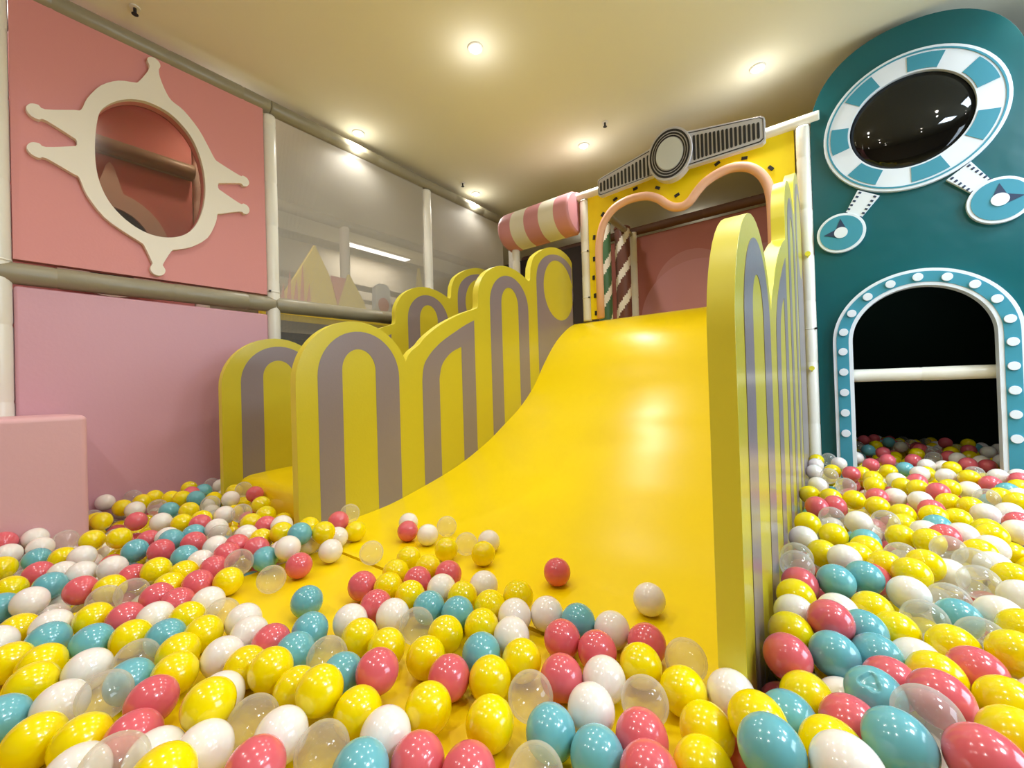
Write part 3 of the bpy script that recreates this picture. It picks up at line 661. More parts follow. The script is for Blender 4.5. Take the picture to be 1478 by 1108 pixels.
# ------------------------------------------------------------------ balls
BALLS = (
(3,4,0,0,0,1), (3,2,0,0,0,2,1,0), (2,4,0,0,2,2), (0,7,1,2,1,0), (1,2,0,0,0,3), (4,4,0,0,0,3), (0,7,1,0,1,4,2,0), (0,7,1,0,0,1,1,1), (4,7,1,2,2,2), 
(0,7,1,0,1,3,3,1), (4,7,1,0,2,1), (3,7,1,0,0,3,1,2), (4,7,1,0,0,1,2,2), (3,7,1,0,1,1,2,4), (0,7,1,0,0,1,2,2), (1,7,1,0,0,0,1,4,2,0), (0,6,1,0,2,0,3,0), 
(3,2,0,0,2,2), (1,7,1,0,0,3), (0,7,1,0,0,0,1,2), (2,7,1,0,0,1,1,2), (2,2,0,0,1,3,2,0,3,0), (2,7,1,0,0,4,3,2), (2,7,1,0,0,1,2,1), (5,4,0,3), 
(4,7,1,0,0,0), (0,7,1,0,0,2,1,2), (0,7,1,0,0,0,1,1,2,2), (2,4,0,0,2,0), (1,7,1,2,2,1), (1,7,1,0,0,4,1,4), (0,6,1,0,0,4,1,1), (2,7,1,0,0,3,2,4), 
(0,7,1,0,1,0,3,4), (2,7,1,0,0,3,2,0), (4,7,1,0,3,2), (4,6,1,0,0,1), (0,7,1,0,0,0,2,0), (0,4,0,0,1,1), (0,7,1,0,0,2,1,0), (0,4,0,0,0,2,3,1), 
(3,7,1,2,0,2), (2,6,1,0,0,4), (2,2,0,0,0,1), (0,4,0,2,0,2), (2,4,0,0,0,0), (2,7,1,0,0,0,1,3), (2,7,1,0,0,3,1,0), (0,7,1,0,0,4,1,1), (0,2,0,0,0,1,1,3), 
(1,6,1,0,0,2,3,1), (1,7,1,0,0,0,2,1), (1,7,1,0,0,0,2,3), (0,6,1,0,0,1,1,0), (0,7,1,0,1,2,3,0), (0,7,1,0,0,3,2,0), (2,2,0,0,3,1), (2,7,1,2,0,2), 
(1,6,1,0,1,0,3,0), (0,2,0,0,0,2), (4,6,1,0,0,2), (4,7,1,2,0,1), (4,3,0,0,2,4), (0,6,1,0,0,0,3,4), (2,6,1,0,1,2), (1,7,1,0,1,0), (0,4,0,0,0,4), 
(3,2,0,0,2,1), (4,4,0,2,0,0), (3,7,1,2,0,0), (1,4,0,0,0,2), (0,4,0,0,3,2), (2,7,1,0,3,4), (3,2,0,0,0,0), (3,7,1,0,3,1), (3,4,0,0,1,1), (1,11,2,0,0,3), 
(2,6,1,0,0,2), (0,7,1,0,1,0,3,3), (0,7,1,0,2,3,3,2), (0,2,0,0,2,1), (1,6,1,2,1,1), (0,7,1,0,0,0,3,0), (3,4,0,0,3,0), (1,6,1,0,1,2), (4,7,1,0,0,1,2,3), 
(3,7,1,0,1,3), (3,7,1,0,0,2), (0,7,1,0,0,3,3,4), (0,2,0,0,0,3), (0,4,0,0,0,3), (0,7,1,0,1,1,2,4), (0,7,1,0,2,3,3,1), (2,6,1,0,0,1), (4,7,1,0,0,3,1,3), 
(1,6,1,0,0,1), (0,7,1,0,0,4,2,3), (0,3,0,0,2,4,3,1), (3,7,1,2,1,3), (1,6,1,0,0,3), (0,7,1,2,0,0), (0,7,1,0,0,0,1,4), (2,11,2,0,0,3), (4,7,1,0,0,1,3,3), 
(0,7,1,0,0,1,1,0), (3,7,1,0,1,4), (0,7,1,0,0,4,1,2), (1,7,1,0,0,2,1,4), (0,6,1,0,0,3), (2,4,0,0,0,3), (1,7,1,2,0,2), (3,7,1,0,2,3,3,3), 
(3,7,1,0,0,0,1,2), (4,7,1,0,0,3,1,0), (3,4,0,0,1,0), (1,4,0,0,2,4), (3,6,1,0,0,1), (4,4,0,2,0,1), (3,7,1,0,0,4,3,0), (0,4,0,0,1,0), (0,3,0,0,1,1,2,4), 
(4,11,2,0,0,4), (2,7,1,0,0,1,1,3), (0,7,1,0,0,1,1,3), (1,7,1,0,0,1,1,2), (3,4,0,0,0,4), (2,6,1,2,2,3), (2,7,1,0,0,0,2,4), (2,6,1,0,1,0), (1,7,1,2,3,1), 
(3,7,1,0,3,2), (1,2,0,0,1,2), (4,3,0,0,0,4), (0,2,0,0,1,2,2,2,3,1), (1,3,0,2,0,2), (2,7,1,0,1,4), (3,6,1,0,0,3), (1,6,1,0,1,1), (4,3,0,0,1,4), 
(0,4,0,0,0,1,3,0), (0,12,2,0,0,2), (1,7,1,0,0,2,1,1), (3,11,2,0,0,1), (1,2,0,0,3,3), (4,4,0,0,0,1), (0,7,1,0,0,3,1,0), (1,7,1,0,0,4,3,1), 
(4,2,0,0,2,4), (1,7,1,0,1,2,2,2), (3,6,1,0,1,3), (2,7,1,0,0,1,1,1), (0,6,1,2,4,1), (0,2,0,0,0,0), (1,11,2,0,0,0), (2,7,1,0,0,2,1,0), (0,6,1,0,0,0,3,0), 
(4,7,1,0,0,2), (1,7,1,0,0,1,1,1), (1,11,2,0,2,2), (3,12,2,0,0,0,1,2), (0,6,1,0,1,3), (0,3,0,0,0,4,3,1), (2,7,1,0,0,4,1,2), (0,6,1,0,0,4,2,1), 
(4,6,1,0,0,4), (2,2,0,0,2,4), (0,3,0,0,2,0,3,4), (1,3,0,0,3,3), (1,4,0,0,0,3,2,0), (1,6,1,0,0,4), (4,7,1,0,1,1,3,0), (1,6,1,2,3,3), (3,7,1,0,2,2), 
(0,6,1,0,0,2), (2,12,2,0,0,3,1,3), (0,6,1,0,1,4), (1,6,1,0,3,3), (2,7,1,0,0,2,1,2), (4,3,0,0,0,1,2,0), (1,3,0,0,0,0,1,1), (0,2,0,0,0,4), 
(0,11,2,0,1,1), (0,10,2,0,2,2), (0,11,2,0,1,2), (1,7,1,0,1,4,2,2), (0,6,1,0,0,1,1,1), (1,2,0,0,3,4), (1,10,2,0,2,0), (1,11,2,0,3,2), (0,3,0,0,1,4), 
(4,11,2,0,0,2), (0,6,1,0,1,1,3,1), (0,3,0,2,4,1), (1,7,1,0,2,0,3,4), (1,3,0,0,2,2), (0,3,0,0,3,2), (0,9,2,0,0,4,2,0), (2,11,2,0,0,0), (3,10,2,1), 
(4,10,2,0,0,1), (4,2,0,0,0,2), (3,12,2,0,1,4), (2,6,1,0,0,0,1,1), (0,2,0,0,1,0,2,2), (1,6,1,2,0,3), (4,5,1,0,0,0), (2,9,2,0,2,1), (2,6,1,0,0,0,3,1), 
(3,6,1,0,3,1), (0,3,0,0,0,2,2,4), (0,10,2,0,1,1,2,1), (2,6,1,0,2,1), (1,3,0,0,3,1), (0,9,2,0,0,0,1,4), (4,3,0,0,0,1,2,2), (2,12,2,0,2,2), 
(0,6,1,0,0,0,1,0), (1,11,2,2,0,0), (3,12,2,0,0,2), (4,5,1,0,0,1), (0,6,1,0,0,1,2,4), (0,3,0,0,0,4,2,2), (0,6,1,2,3,0), (2,12,2,0,0,3,1,1), 
(2,2,0,0,1,4), (0,3,0,0,2,0,3,1), (1,10,2,0,1,0), (1,10,2,0,0,2), (1,10,2,0,1,4), (1,10,2,0,1,3), (0,12,2,0,2,3), (1,3,0,0,3,4), (1,3,0,0,0,2,1,0), 
(0,12,2,0,1,3), (0,6,1,0,1,2,3,2), (0,11,2,0,0,2), (1,2,0,0,0,2), (4,3,0,0,0,0,1,0), (0,3,0,0,1,1,3,4), (0,3,0,0,2,2,3,3), (0,10,2,0,0,3), 
(0,3,0,0,2,3), (0,12,2,2,0,2), (3,11,2,0,1,1), (1,3,0,0,0,2,1,1), (4,12,2,0,0,1), (2,12,2,2,1,1), (3,12,2,0,0,1), (1,9,2,2,1,0), (2,3,0,0,2,3), 
(2,12,2,0,1,4), (1,2,0,0,0,0,1,3), (1,3,0,0,1,2), (4,9,2,0,0,3), (2,8,2,0,1,4), (4,2,0,0,1,0), (2,3,0,0,3,2), (0,3,0,0,0,0,1,1,2,1), 
(0,3,0,0,0,4,2,1,3,0), (0,10,2,0,0,1), (1,5,1,0,3,0), (1,12,2,0,2,4), (4,3,0,0,1,2), (2,12,2,0,0,1,3,4), (4,12,2,0,3,1), (0,1,0,0,0,1,1,4), 
(0,3,0,0,0,2,2,0), (2,2,0,0,1,0), (0,3,0,0,0,0,2,1,3,1), (4,8,2,0,0,0), (2,10,2,0,1,1), (0,1,0,0,2,0,3,2), (2,1,0,0,0,0,3,4), (1,9,2,0,1,4), 
(1,3,0,0,3,2), (1,1,0,0,0,0,1,0), (1,1,0,0,0,0,1,4), (0,2,0,0,1,1,3,2), (1,12,2,0,2,2), (4,8,2,2,1,1), (1,12,2,0,0,4), (0,1,0,0,0,0,1,2), 
(3,9,2,0,2,0), (4,1,0,0,0,1), (2,1,0,0,0,1,1,0), (0,1,0,0,0,2,1,1), (1,9,2,0,0,0), (0,3,0,0,0,1,1,0), (3,3,0,0,1,1), (0,9,2,0,0,1,1,1), (0,9,2,0,2,3), 
(0,8,2,0,0,4), (0,3,0,0,0,1,2,1), (2,12,2,0,1,2), (1,11,2,0,0,2), (2,3,0,0,0,0,2,0), (4,9,2,0,1,3), (2,2,0,0,0,0,2,0), (1,12,2,0,0,1), (2,8,2,0,0,4), )
BALL_POS = (
(51,700,-456), (-74,596,-454), (126,704,-445), (-985,54,-519), (0,610,-451), (85,767,-452), (-438,486,-519), (-799,225,-487), (-604,306,-519), 
(-692,349,-493), (-985,132,-496), (-277,529,-519), (-754,108,-476), (-352,526,-519), (-540,451,-519), (-730,198,-507), (-163,655,-513), (-13,915,-482), 
(-323,601,-519), (-922,97,-519), (-474,374,-519), (-78,866,-484), (-931,182,-512), (-624,225,-497), (35,818,-474), (-416,565,-515), (-150,582,-509), 
(-627,378,-519), (107,838,-461), (-552,377,-519), (-673,279,-512), (-216,727,-519), (-238,595,-519), (-834,331,-504), (-665,441,-502), (-748,269,-519), 
(-260,667,-519), (-1183,63,-519), (188,916,-483), (-502,561,-519), (228,1057,-469), (-516,312,-507), (-400,638,-519), (-18,986,-458), (167,780,-453), 
(170,990,-483), (-565,521,-519), (-203,529,-505), (-687,142,-481), (-98,664,-475), (-336,676,-519), (-1058,88,-517), (-1154,132,-519), (-296,746,-517), 
(-644,535,-519), (-991,227,-516), (5,750,-488), (-404,403,-519), (-149,762,-518), (-48,801,-504), (-234,811,-519), (-329,454,-518), (249,1400,-476), 
(-486,635,-519), (-457,736,-519), (-980,301,-519), (155,1064,-486), (-9,1212,-468), (129,1148,-484), (-1095,23,-519), (116,1244,-476), (116,937,-483), 
(-866,146,-519), (-67,728,-499), (-1275,153,-519), (46,962,-489), (-1688,89,-524), (-381,741,-519), (-811,498,-519), (-668,609,-519), (-79,951,-484), 
(-367,992,-519), (-1256,80,-519), (43,1267,-467), (-387,823,-519), (-746,596,-519), (-1369,97,-519), (-563,606,-519), (-1224,207,-519), (-15,677,-482), 
(82,1091,-496), (-1111,306,-519), (-762,343,-519), (-311,819,-519), (-806,423,-519), (-535,799,-519), (-1062,250,-515), (131,1339,-464), 
(-1060,508,-519), (-549,685,-519), (-1320,41,-519), (-733,508,-519), (-1667,180,-524), (-1114,196,-519), (-906,315,-519), (-875,393,-519), 
(-1406,172,-519), (-820,588,-517), (-623,674,-519), (58,888,-487), (-829,81,-509), (-926,449,-519), (-732,412,-519), (-1272,512,-519), (32,1036,-484), 
(246,1240,-481), (-461,811,-519), (201,1125,-486), (-1164,252,-519), (50,1159,-493), (163,1412,-461), (-1482,254,-512), (-948,378,-519), 
(-1363,436,-519), (-1022,364,-519), (183,1200,-488), (-629,997,-519), (-1341,217,-519), (-1018,636,-519), (-884,520,-519), (-1043,173,-519), 
(-77,1026,-481), (260,1514,-470), (-80,1110,-481), (300,1345,-476), (-1300,602,-519), (-706,683,-519), (-589,748,-518), (230,1594,-469), 
(263,1168,-471), (-1600,329,-508), (-791,157,-519), (-1802,133,-529), (9,1385,-473), (182,1278,-487), (-1218,304,-519), (-1095,379,-519), 
(-87,1269,-471), (-1278,259,-517), (-782,663,-519), (-895,594,-519), (-638,827,-519), (-14,1594,-478), (-1445,108,-519), (-1409,377,-516), 
(-664,749,-519), (-1416,482,-494), (-1380,606,-484), (-1782,262,-521), (-1895,335,-514), (-865,673,-519), (314,1464,-477), (-1400,288,-515), 
(-890,980,-519), (-1199,785,-519), (-77,1185,-481), (147,1713,-487), (51,1774,-476), (101,1011,-503), (-1328,718,-519), (-1167,359,-519), 
(-746,820,-519), (-1431,559,-514), (-951,670,-519), (-1790,381,-507), (-1014,939,-519), (-826,744,-519), (-1330,313,-519), (119,1805,-471), 
(395,2098,-478), (-38,1442,-487), (-1519,62,-531), (-2118,331,-514), (-1875,62,-532), (-1268,360,-519), (-751,745,-519), (-86,1519,-479), 
(-2011,222,-524), (-1833,201,-528), (202,1664,-475), (-1540,209,-528), (-1404,736,-478), (353,1823,-477), (-858,258,-519), (428,1929,-483), 
(90,1402,-477), (-2200,270,-520), (-1966,122,-532), (-2149,131,-532), (-2326,214,-527), (-19,1802,-480), (-1487,537,-598), (-916,739,-519), 
(-82,1684,-478), (-1171,997,-519), (-993,1011,-519), (-2306,413,-506), (-874,814,-519), (-1432,668,-468), (49,2105,-478), (-2138,54,-532), 
(-1266,983,-519), (330,1712,-484), (-2480,333,-514), (448,2355,-475), (-1471,434,-510), (-1055,820,-519), (-1445,25,-519), (-1650,410,-507), 
(-1173,1092,-515), (-1435,874,-519), (114,2035,-478), (-1006,735,-519), (-1758,462,-500), (-64,1926,-478), (313,2006,-484), (-2172,465,-501), 
(-2362,140,-505), (-2291,148,-527), (-2295,73,-529), (-1522,375,-515), (210,1463,-491), (288,1786,-477), (-1524,650,-477), (-955,810,-519), 
(-1612,231,-526), (-7,1100,-489), (128,1497,-478), (296,1645,-481), (251,1965,-473), (-2075,184,-530), (58,1525,-481), (-1465,327,-519), 
(-1745,42,-537), (179,2230,-480), (-1933,671,-479), (-1505,563,-499), (-1852,422,-497), (-2778,387,-489), (242,1727,-473), (-1524,485,-497), 
(-3,856,-527), (248,2201,-477), (-2235,653,-482), (-1492,840,-483), (-92,1352,-478), (321,2383,-473), (373,2174,-475), (174,1957,-478), 
(-2074,508,-501), (-941,1066,-518), (-1646,493,-501), (29,2349,-478), (-1660,288,-527), (-1754,537,-496), (468,2731,-466), (328,2234,-481), 
(-11,1979,-479), (522,2344,-477), (-1492,888,-598), (-2362,65,-497), (127,2431,-478), (522,2677,-478), (-2252,738,-481), (459,2150,-478), 
(402,2778,-475), (432,2530,-483), (-92,2112,-479), (-1573,430,-513), (-1545,919,-482), (-1995,630,-487), (268,2437,-476), (-2326,526,-494), 
(-31,2554,-476), (55,2646,-474), (369,2489,-473), (-2525,449,-502), (36,1454,-483), (60,1600,-484), (-2638,425,-503), (-2223,571,-490), 
(-1983,764,-476), (403,1890,-542), (-1582,533,-496), (-1900,167,-532), (122,2181,-477), (-2448,513,-496), (-117,701,-550), (-1464,714,-519), 
(-2201,822,-470), )
REST = (
(1,241,969,-493), (1,174,843,-493), (2,61,1335,-492), (0,166,1860,-489), (1,210,1794,-485), (3,245,1860,-479), (1,305,1571,-488), (0,-2573,327,-528), 
(4,-2648,327,-528), (4,-2778,487,-489), (0,-2704,555,-494), (0,-2655,498,-496), (2,-1990,390,-516), (0,-2726,703,-482), (2,-2547,664,-480), 
(3,-2588,727,-484), (3,-2423,650,-482), (4,-2716,801,-482), (1,-2642,820,-483), (0,-2635,944,-483), (0,-2597,880,-477), (4,-2334,822,-463), 
(0,-2412,807,-482), (0,-2568,590,-488), (0,-2491,614,-483), (0,-2020,559,-491), (2,-1949,535,-490), (1,-1829,552,-490), (3,-1874,494,-503), 
(0,-1762,643,-483), (0,-1821,718,-482), (2,-1685,664,-486), (1,-1615,690,-479), (1,-1654,587,-492), (0,-1582,607,-498), (1,-1927,429,-505), 
(0,-1523,744,-484), (1,-1431,799,-519), (1,-1345,1049,-519), (0,68,3749,-477), (1,68,3845,-477), (4,68,3576,-478), (4,115,3691,-472), 
(3,166,3580,-478), (0,216,3779,-473), (2,168,4146,-478), (2,233,4249,-478), (3,303,4067,-478), (1,347,3836,-478), (4,413,3988,-477), (2,431,3758,-477), 
(0,387,3513,-477), (4,476,3630,-477), (4,443,3383,-478), (2,68,3464,-481), (1,68,3316,-473), (0,68,3390,-487), (1,94,3246,-484), (4,-37,3026,-469), 
(0,-92,2975,-472), (1,-92,2846,-477), (1,10,2951,-478), (2,230,3459,-474), (2,229,3187,-478), (2,146,2964,-475), (0,205,2811,-478), (3,276,2916,-477), 
(2,343,3247,-478), (1,373,3062,-476), (1,-92,2636,-477), (0,-19,2687,-478), (0,97,2707,-481), (1,-71,2316,-478), (0,131,2568,-475), (1,213,2579,-477), 
(0,226,2498,-484), (2,284,2602,-479), (0,344,2853,-482), (1,315,2785,-473), (0,-23,2083,-475), (2,261,2076,-478), (2,606,4158,-476), (0,715,4160,-478), 
(2,656,3804,-478), (1,730,3759,-476), (0,558,3671,-478), (2,427,3833,-478), (2,518,3464,-478), (1,541,3393,-477), (0,607,3504,-478), (2,548,3209,-477), 
(1,618,3321,-477), (2,625,3246,-486), (1,715,3424,-478), (0,714,3266,-477), (0,759,3325,-478), (2,834,3694,-478), (1,587,2887,-478), (1,658,2927,-478), 
(2,638,2827,-478), (0,593,2641,-478), (3,539,2538,-478), (4,519,2920,-478), (0,458,3019,-474), (1,441,3092,-483), (0,494,2414,-477), (1,553,2462,-481), 
(2,450,2017,-478), (0,359,1898,-482), (0,437,1234,-534), (2,-1895,-310,-598), (1,868,2055,-598), (2,-1777,753,-534), (3,31,572,-598), 
(1,-2170,-31,-598), (0,622,3815,-554), (2,737,1927,-543), (1,988,3302,-555), (0,893,1774,-598), (0,-92,2688,-598), (3,855,3950,-544), 
(0,355,2595,-551), (3,575,1929,-541), (1,586,3548,-550), (2,521,4228,-598), (2,253,881,-549), (0,155,4392,-598), (0,1030,3477,-598), 
(0,-2362,-71,-598), (1,208,515,-544), (1,557,2040,-548), (1,-2741,443,-538), (1,-2032,616,-598), (0,537,1770,-545), (1,745,4213,-598), 
(4,829,1387,-598), (1,361,4598,-598), (0,854,3320,-598), (0,629,1599,-598), (4,574,1230,-598), (0,940,3246,-598), (1,703,1067,-598), (1,381,3630,-534), 
(4,-1711,-284,-598), (2,-1558,-104,-598), (0,643,3671,-534), (0,154,610,-547), (0,402,4336,-533), (1,325,3388,-598), (2,161,3966,-554), 
(2,656,4470,-545), (2,1077,4360,-598), (0,307,3733,-535), (1,-2230,311,-598), (0,627,1367,-598), (0,320,4576,-534), (0,349,344,-556), 
(0,875,3894,-598), (3,-2297,634,-598), (0,492,1539,-598), (3,821,4202,-598), (1,1056,2525,-598), (0,341,3901,-540), (0,1052,2896,-598), 
(0,-2166,-180,-598), (4,-1445,-50,-519), (0,380,1004,-537), (0,181,2985,-598), (2,287,4287,-538), (1,132,409,-598), (2,623,1524,-598), 
(0,289,3567,-533), (1,314,1067,-537), (3,681,2378,-541), (0,456,3192,-598), (0,796,4588,-598), (0,380,466,-558), (0,-1960,-126,-598), 
(4,118,3464,-537), (2,-1471,-226,-598), (0,1070,4569,-598), (0,-2264,440,-598), (1,530,574,-598), (1,403,1089,-598), (3,916,1918,-598), 
(0,313,757,-598), (0,447,916,-598), (1,81,1912,-546), (0,-2298,-258,-598), (0,198,2118,-534), (0,68,3836,-598), (0,-1702,-62,-598), (0,256,258,-598), 
(0,904,2254,-598), (0,551,378,-598), (1,781,3580,-542), (0,585,3098,-533), (2,750,2220,-598), (1,-2029,-308,-598), (3,265,4426,-531), 
(2,596,1157,-598), (3,-2778,843,-539), (0,1013,2974,-544), (0,118,3014,-523), (2,550,925,-598), (1,295,1261,-598), (0,-1611,-166,-598), 
(0,486,1318,-598), (0,-2778,891,-598), (2,-2676,327,-598), (2,-2629,1083,-536), (2,692,1270,-598), (0,-2778,1121,-598), (1,-2123,543,-548), 
(0,774,2159,-562), (4,495,3743,-538), (3,796,4401,-537), (2,832,2699,-535), (0,483,4292,-598), (0,1094,4079,-598), (0,203,3258,-543), 
(0,985,2147,-598), (0,861,4550,-598), (2,795,2493,-552), (1,1105,4165,-598), (4,610,3875,-598), (2,812,3852,-598), (2,306,4490,-533), 
(0,767,2660,-532), (2,841,1907,-598), (2,-2778,647,-598), (1,611,4542,-544), (4,569,2751,-536), (1,651,2277,-538), (4,468,1012,-537), 
(0,856,2608,-552), (0,160,2812,-598), (2,875,3667,-598), (2,1062,2822,-598), (4,677,4306,-536), (2,236,2294,-535), (0,169,3192,-543), 
(3,-1822,-256,-598), (4,682,4644,-537), (2,761,2735,-534), (1,134,2300,-554), (1,555,1853,-541), (0,-78,299,-598), (2,207,409,-598), (4,396,4476,-539), 
(0,581,1801,-598), (2,307,975,-598), (0,565,4340,-536), (0,258,2718,-598), (0,1153,3886,-598), (1,511,3128,-533), (0,252,372,-551), (0,473,4663,-598), 
(1,168,4353,-535), (0,392,2915,-536), (1,158,684,-536), (0,-11,1695,-598), (0,546,1420,-598), (3,751,2001,-543), (0,612,2575,-551), (4,773,1531,-598), 
(0,204,3863,-598), (2,733,1821,-598), (1,180,4277,-549), (0,347,3506,-540), (2,68,4270,-556), (2,41,2420,-537), (2,595,3016,-535), (3,132,3356,-598), 
(4,435,4663,-532), (4,-1974,23,-598), (0,704,3998,-534), (1,940,2665,-598), (4,1026,2674,-536), (3,-2240,-306,-598), (1,557,1038,-562), 
(3,696,1631,-598), (1,183,2354,-535), (2,426,2668,-539), (3,-2778,327,-598), (2,919,3767,-539), (0,238,729,-534), (0,954,4082,-539), (1,288,828,-598), 
(4,1025,2343,-598), (2,604,1707,-537), (4,417,1347,-598), (0,1017,3769,-598), (3,831,3026,-532), (0,793,1458,-598), (2,-2305,-343,-598), 
(3,-1752,-148,-598), (3,-1935,325,-598), (4,482,4416,-598), (0,-43,2789,-544), (0,111,4505,-537), (1,-2362,333,-598), (1,272,3951,-539), 
(0,622,2461,-539), (4,38,1212,-551), (4,982,2060,-598), (1,684,863,-598), (1,-2173,101,-598), (1,395,1533,-535), (1,1081,3809,-598), 
(4,-1884,271,-598), (1,-91,434,-598), (0,753,2551,-531), (0,-43,504,-598), (0,-1929,752,-530), (0,-2130,664,-548), (2,491,3900,-536), 
(1,890,2778,-543), (0,-2033,353,-598), (2,817,3492,-538), (0,448,1681,-535), (1,936,2368,-598), (0,447,4112,-554), (4,906,2962,-598), 
(4,559,4598,-532), (1,-39,2357,-552), (0,173,3088,-533), (3,618,4065,-537), (4,566,1645,-598), (2,561,3988,-539), (4,982,1959,-598), 
(1,1134,2716,-598), (4,-1689,674,-598), (4,-1453,-347,-519), (1,1045,2192,-598), (0,669,3504,-546), (0,-2298,-33,-598), (0,81,2905,-531), 
(3,485,2253,-539), (2,354,4663,-529), (1,-1622,-271,-598), (1,647,1211,-598), (1,382,594,-598), (4,1106,3667,-598), (0,-1837,-35,-598), 
(2,463,1833,-540), (2,236,3325,-532), (0,875,4656,-598), (2,-6,2158,-534), (0,182,4065,-551), (1,-2106,232,-598), (2,664,2084,-564), (1,139,4598,-598), 
(2,961,2895,-536), (3,-1814,-106,-598), (0,602,737,-598), (3,936,3380,-553), (0,-2143,-401,-598), (0,409,3180,-534), (0,381,2455,-548), 
(0,1025,4414,-598), (0,573,3322,-537), (0,799,1181,-598), (1,-2362,79,-598), (1,1011,3919,-598), (0,424,1569,-598), (4,749,2098,-598), 
(1,839,4305,-550), (3,1132,2795,-598), (2,407,4253,-532), (0,686,2841,-535), (4,-2676,651,-537), (1,446,2846,-598), (1,1215,2956,-598), 
(4,474,3264,-598), (4,471,3989,-551), (0,-2584,1162,-598), (0,7,309,-598), (4,541,3512,-598), (0,774,1322,-598), (0,406,4568,-535), (0,620,3383,-535), 
(1,-2197,184,-598), (2,641,2406,-598), (2,798,4000,-598), (4,65,2206,-542), (2,357,4412,-537), (0,-2071,418,-598), (1,118,4663,-542), 
(1,-2584,816,-531), (4,-2713,1159,-598), (2,987,2562,-598), (0,946,4526,-598), (2,-2078,787,-541), (2,-1470,-120,-519), (0,172,2012,-545), 
(0,375,1159,-598), (1,-2362,225,-598), (0,-2693,1044,-535), (1,-1774,75,-598), (3,914,3487,-536), (0,672,2150,-531), (3,618,595,-598), 
(0,-1893,-160,-598), (0,476,380,-598), (4,591,2322,-546), (0,-2298,-183,-598), (0,31,497,-598), (1,-1628,-346,-598), (1,442,842,-598), 
(0,731,1665,-541), (0,508,3827,-544), (4,731,4097,-547), (0,599,4663,-530), (1,686,3586,-536), (0,-2101,-142,-598), (0,926,3950,-598), 
(1,412,662,-598), (0,1023,3552,-598), (1,-1602,86,-598), (4,487,2162,-598), (0,543,1285,-555), (1,-1836,822,-598), (2,296,4223,-598), 
(0,1014,3844,-598), (3,276,3066,-598), (3,-2582,467,-598), (0,566,803,-598), (0,-2298,-108,-598), (0,89,4019,-535), (1,539,1605,-535), 
(0,245,4570,-536), (1,450,3578,-540), (2,-29,2426,-598), (1,947,4234,-598), (2,909,3620,-542), (0,373,2361,-535), (0,189,3307,-598), (0,699,4404,-545), 
(1,152,1633,-598), (2,759,2386,-544), (0,1099,4240,-598), (1,-21,1882,-537), (1,-92,1817,-598), (0,-29,2840,-598), (4,1017,3626,-598), 
(3,-2025,78,-598), (0,744,1001,-598), (1,350,4116,-538), (2,718,1186,-598), (0,1090,3246,-598), (2,928,2444,-598), (0,-2464,443,-598), 
(1,132,2528,-538), (3,1131,4412,-598), (3,955,1815,-598), (1,596,4266,-535), (0,811,2923,-537), (2,266,2672,-539), (2,55,2741,-548), 
(1,-1557,836,-598), (0,246,4029,-534), (0,748,2982,-552), (2,1136,2555,-598), (4,451,1433,-537), (3,-1553,-351,-598), (0,997,4585,-598), 
(2,-1997,-376,-598), (3,380,883,-598), (0,-2166,-256,-598), (0,1057,3407,-598), (2,1015,4348,-557), (0,500,1093,-535), (4,209,1078,-598), 
(2,199,3704,-598), (0,662,2686,-598), (0,-2584,931,-598), (0,-2529,753,-523), (3,-1631,807,-598), (0,-38,2260,-550), (0,-1630,16,-598), 
(1,515,4142,-534), (2,440,4185,-535), (0,838,1569,-598), (1,910,4442,-536), (4,-2735,966,-535), (0,-12,2037,-598), (0,531,712,-598), (1,425,780,-558), 
(1,-58,2015,-543), (4,111,3624,-537), (2,308,3809,-536), (2,276,583,-535), (1,-2216,29,-598), (2,426,3465,-552), (1,-2474,706,-541), 
(2,1115,3026,-598), (2,-2566,394,-598), (0,718,2467,-537), (0,595,439,-598), (2,754,2810,-535), (0,824,2303,-546), (1,-2364,693,-550), 
(3,866,4067,-556), (0,815,1767,-547), (4,336,3156,-550), (0,811,3275,-553), (0,361,1617,-598), (0,-1728,298,-598), (4,847,1643,-598), (0,68,4132,-598), 
(0,-1772,-391,-598), (1,848,2180,-571), (0,67,353,-598), (2,38,2612,-598), (4,-2778,417,-598), (1,-2029,-84,-598), (0,-1750,203,-598), 
(1,741,3893,-598), (0,494,2964,-598), (0,864,2534,-554), (1,-1961,-276,-598), (0,347,1467,-598), (3,-2708,619,-598), (1,-1497,-44,-598), 
(3,633,521,-598), (1,646,1900,-541), (4,270,3226,-530), (1,279,4663,-529), (1,880,2853,-543), (0,482,2560,-598), (1,268,2509,-553), (1,683,1418,-598), 
(1,567,4415,-598), (0,972,4164,-598), (0,-1883,617,-598), (0,1164,3538,-598), (0,733,3643,-528), (1,-2143,822,-527), (0,105,3868,-541), 
(4,274,2145,-536), (0,1265,3026,-598), (1,-1996,418,-598), (2,660,4080,-598), (0,-2393,469,-598), (0,68,4333,-598), (4,447,3667,-536), 
(1,1060,4013,-598), (0,127,2768,-536), (0,-2362,-296,-598), (4,-2166,-105,-598), (0,857,1496,-598), (3,502,2610,-544), (0,57,633,-560), 
(0,219,3652,-548), (0,175,4663,-598), (0,-26,866,-598), (1,232,2931,-598), (0,-1658,952,-598), (3,-1917,549,-598), (1,-1589,297,-598), 
(2,-2709,544,-598), (0,122,3303,-545), (3,56,1154,-598), (2,868,2399,-598), (2,-2636,585,-598), (2,321,2978,-541), (0,313,4089,-598), 
(0,1113,3742,-598), (1,-1764,-20,-598), (4,680,4599,-598), (1,-2494,375,-598), (2,526,3051,-536), (2,533,3658,-598), (0,156,1495,-598), 
(1,606,3203,-598), (0,68,4408,-598), (1,-1726,132,-598), (3,477,1391,-598), (2,298,3212,-598), (4,-1821,-181,-598), (4,516,2819,-598), 
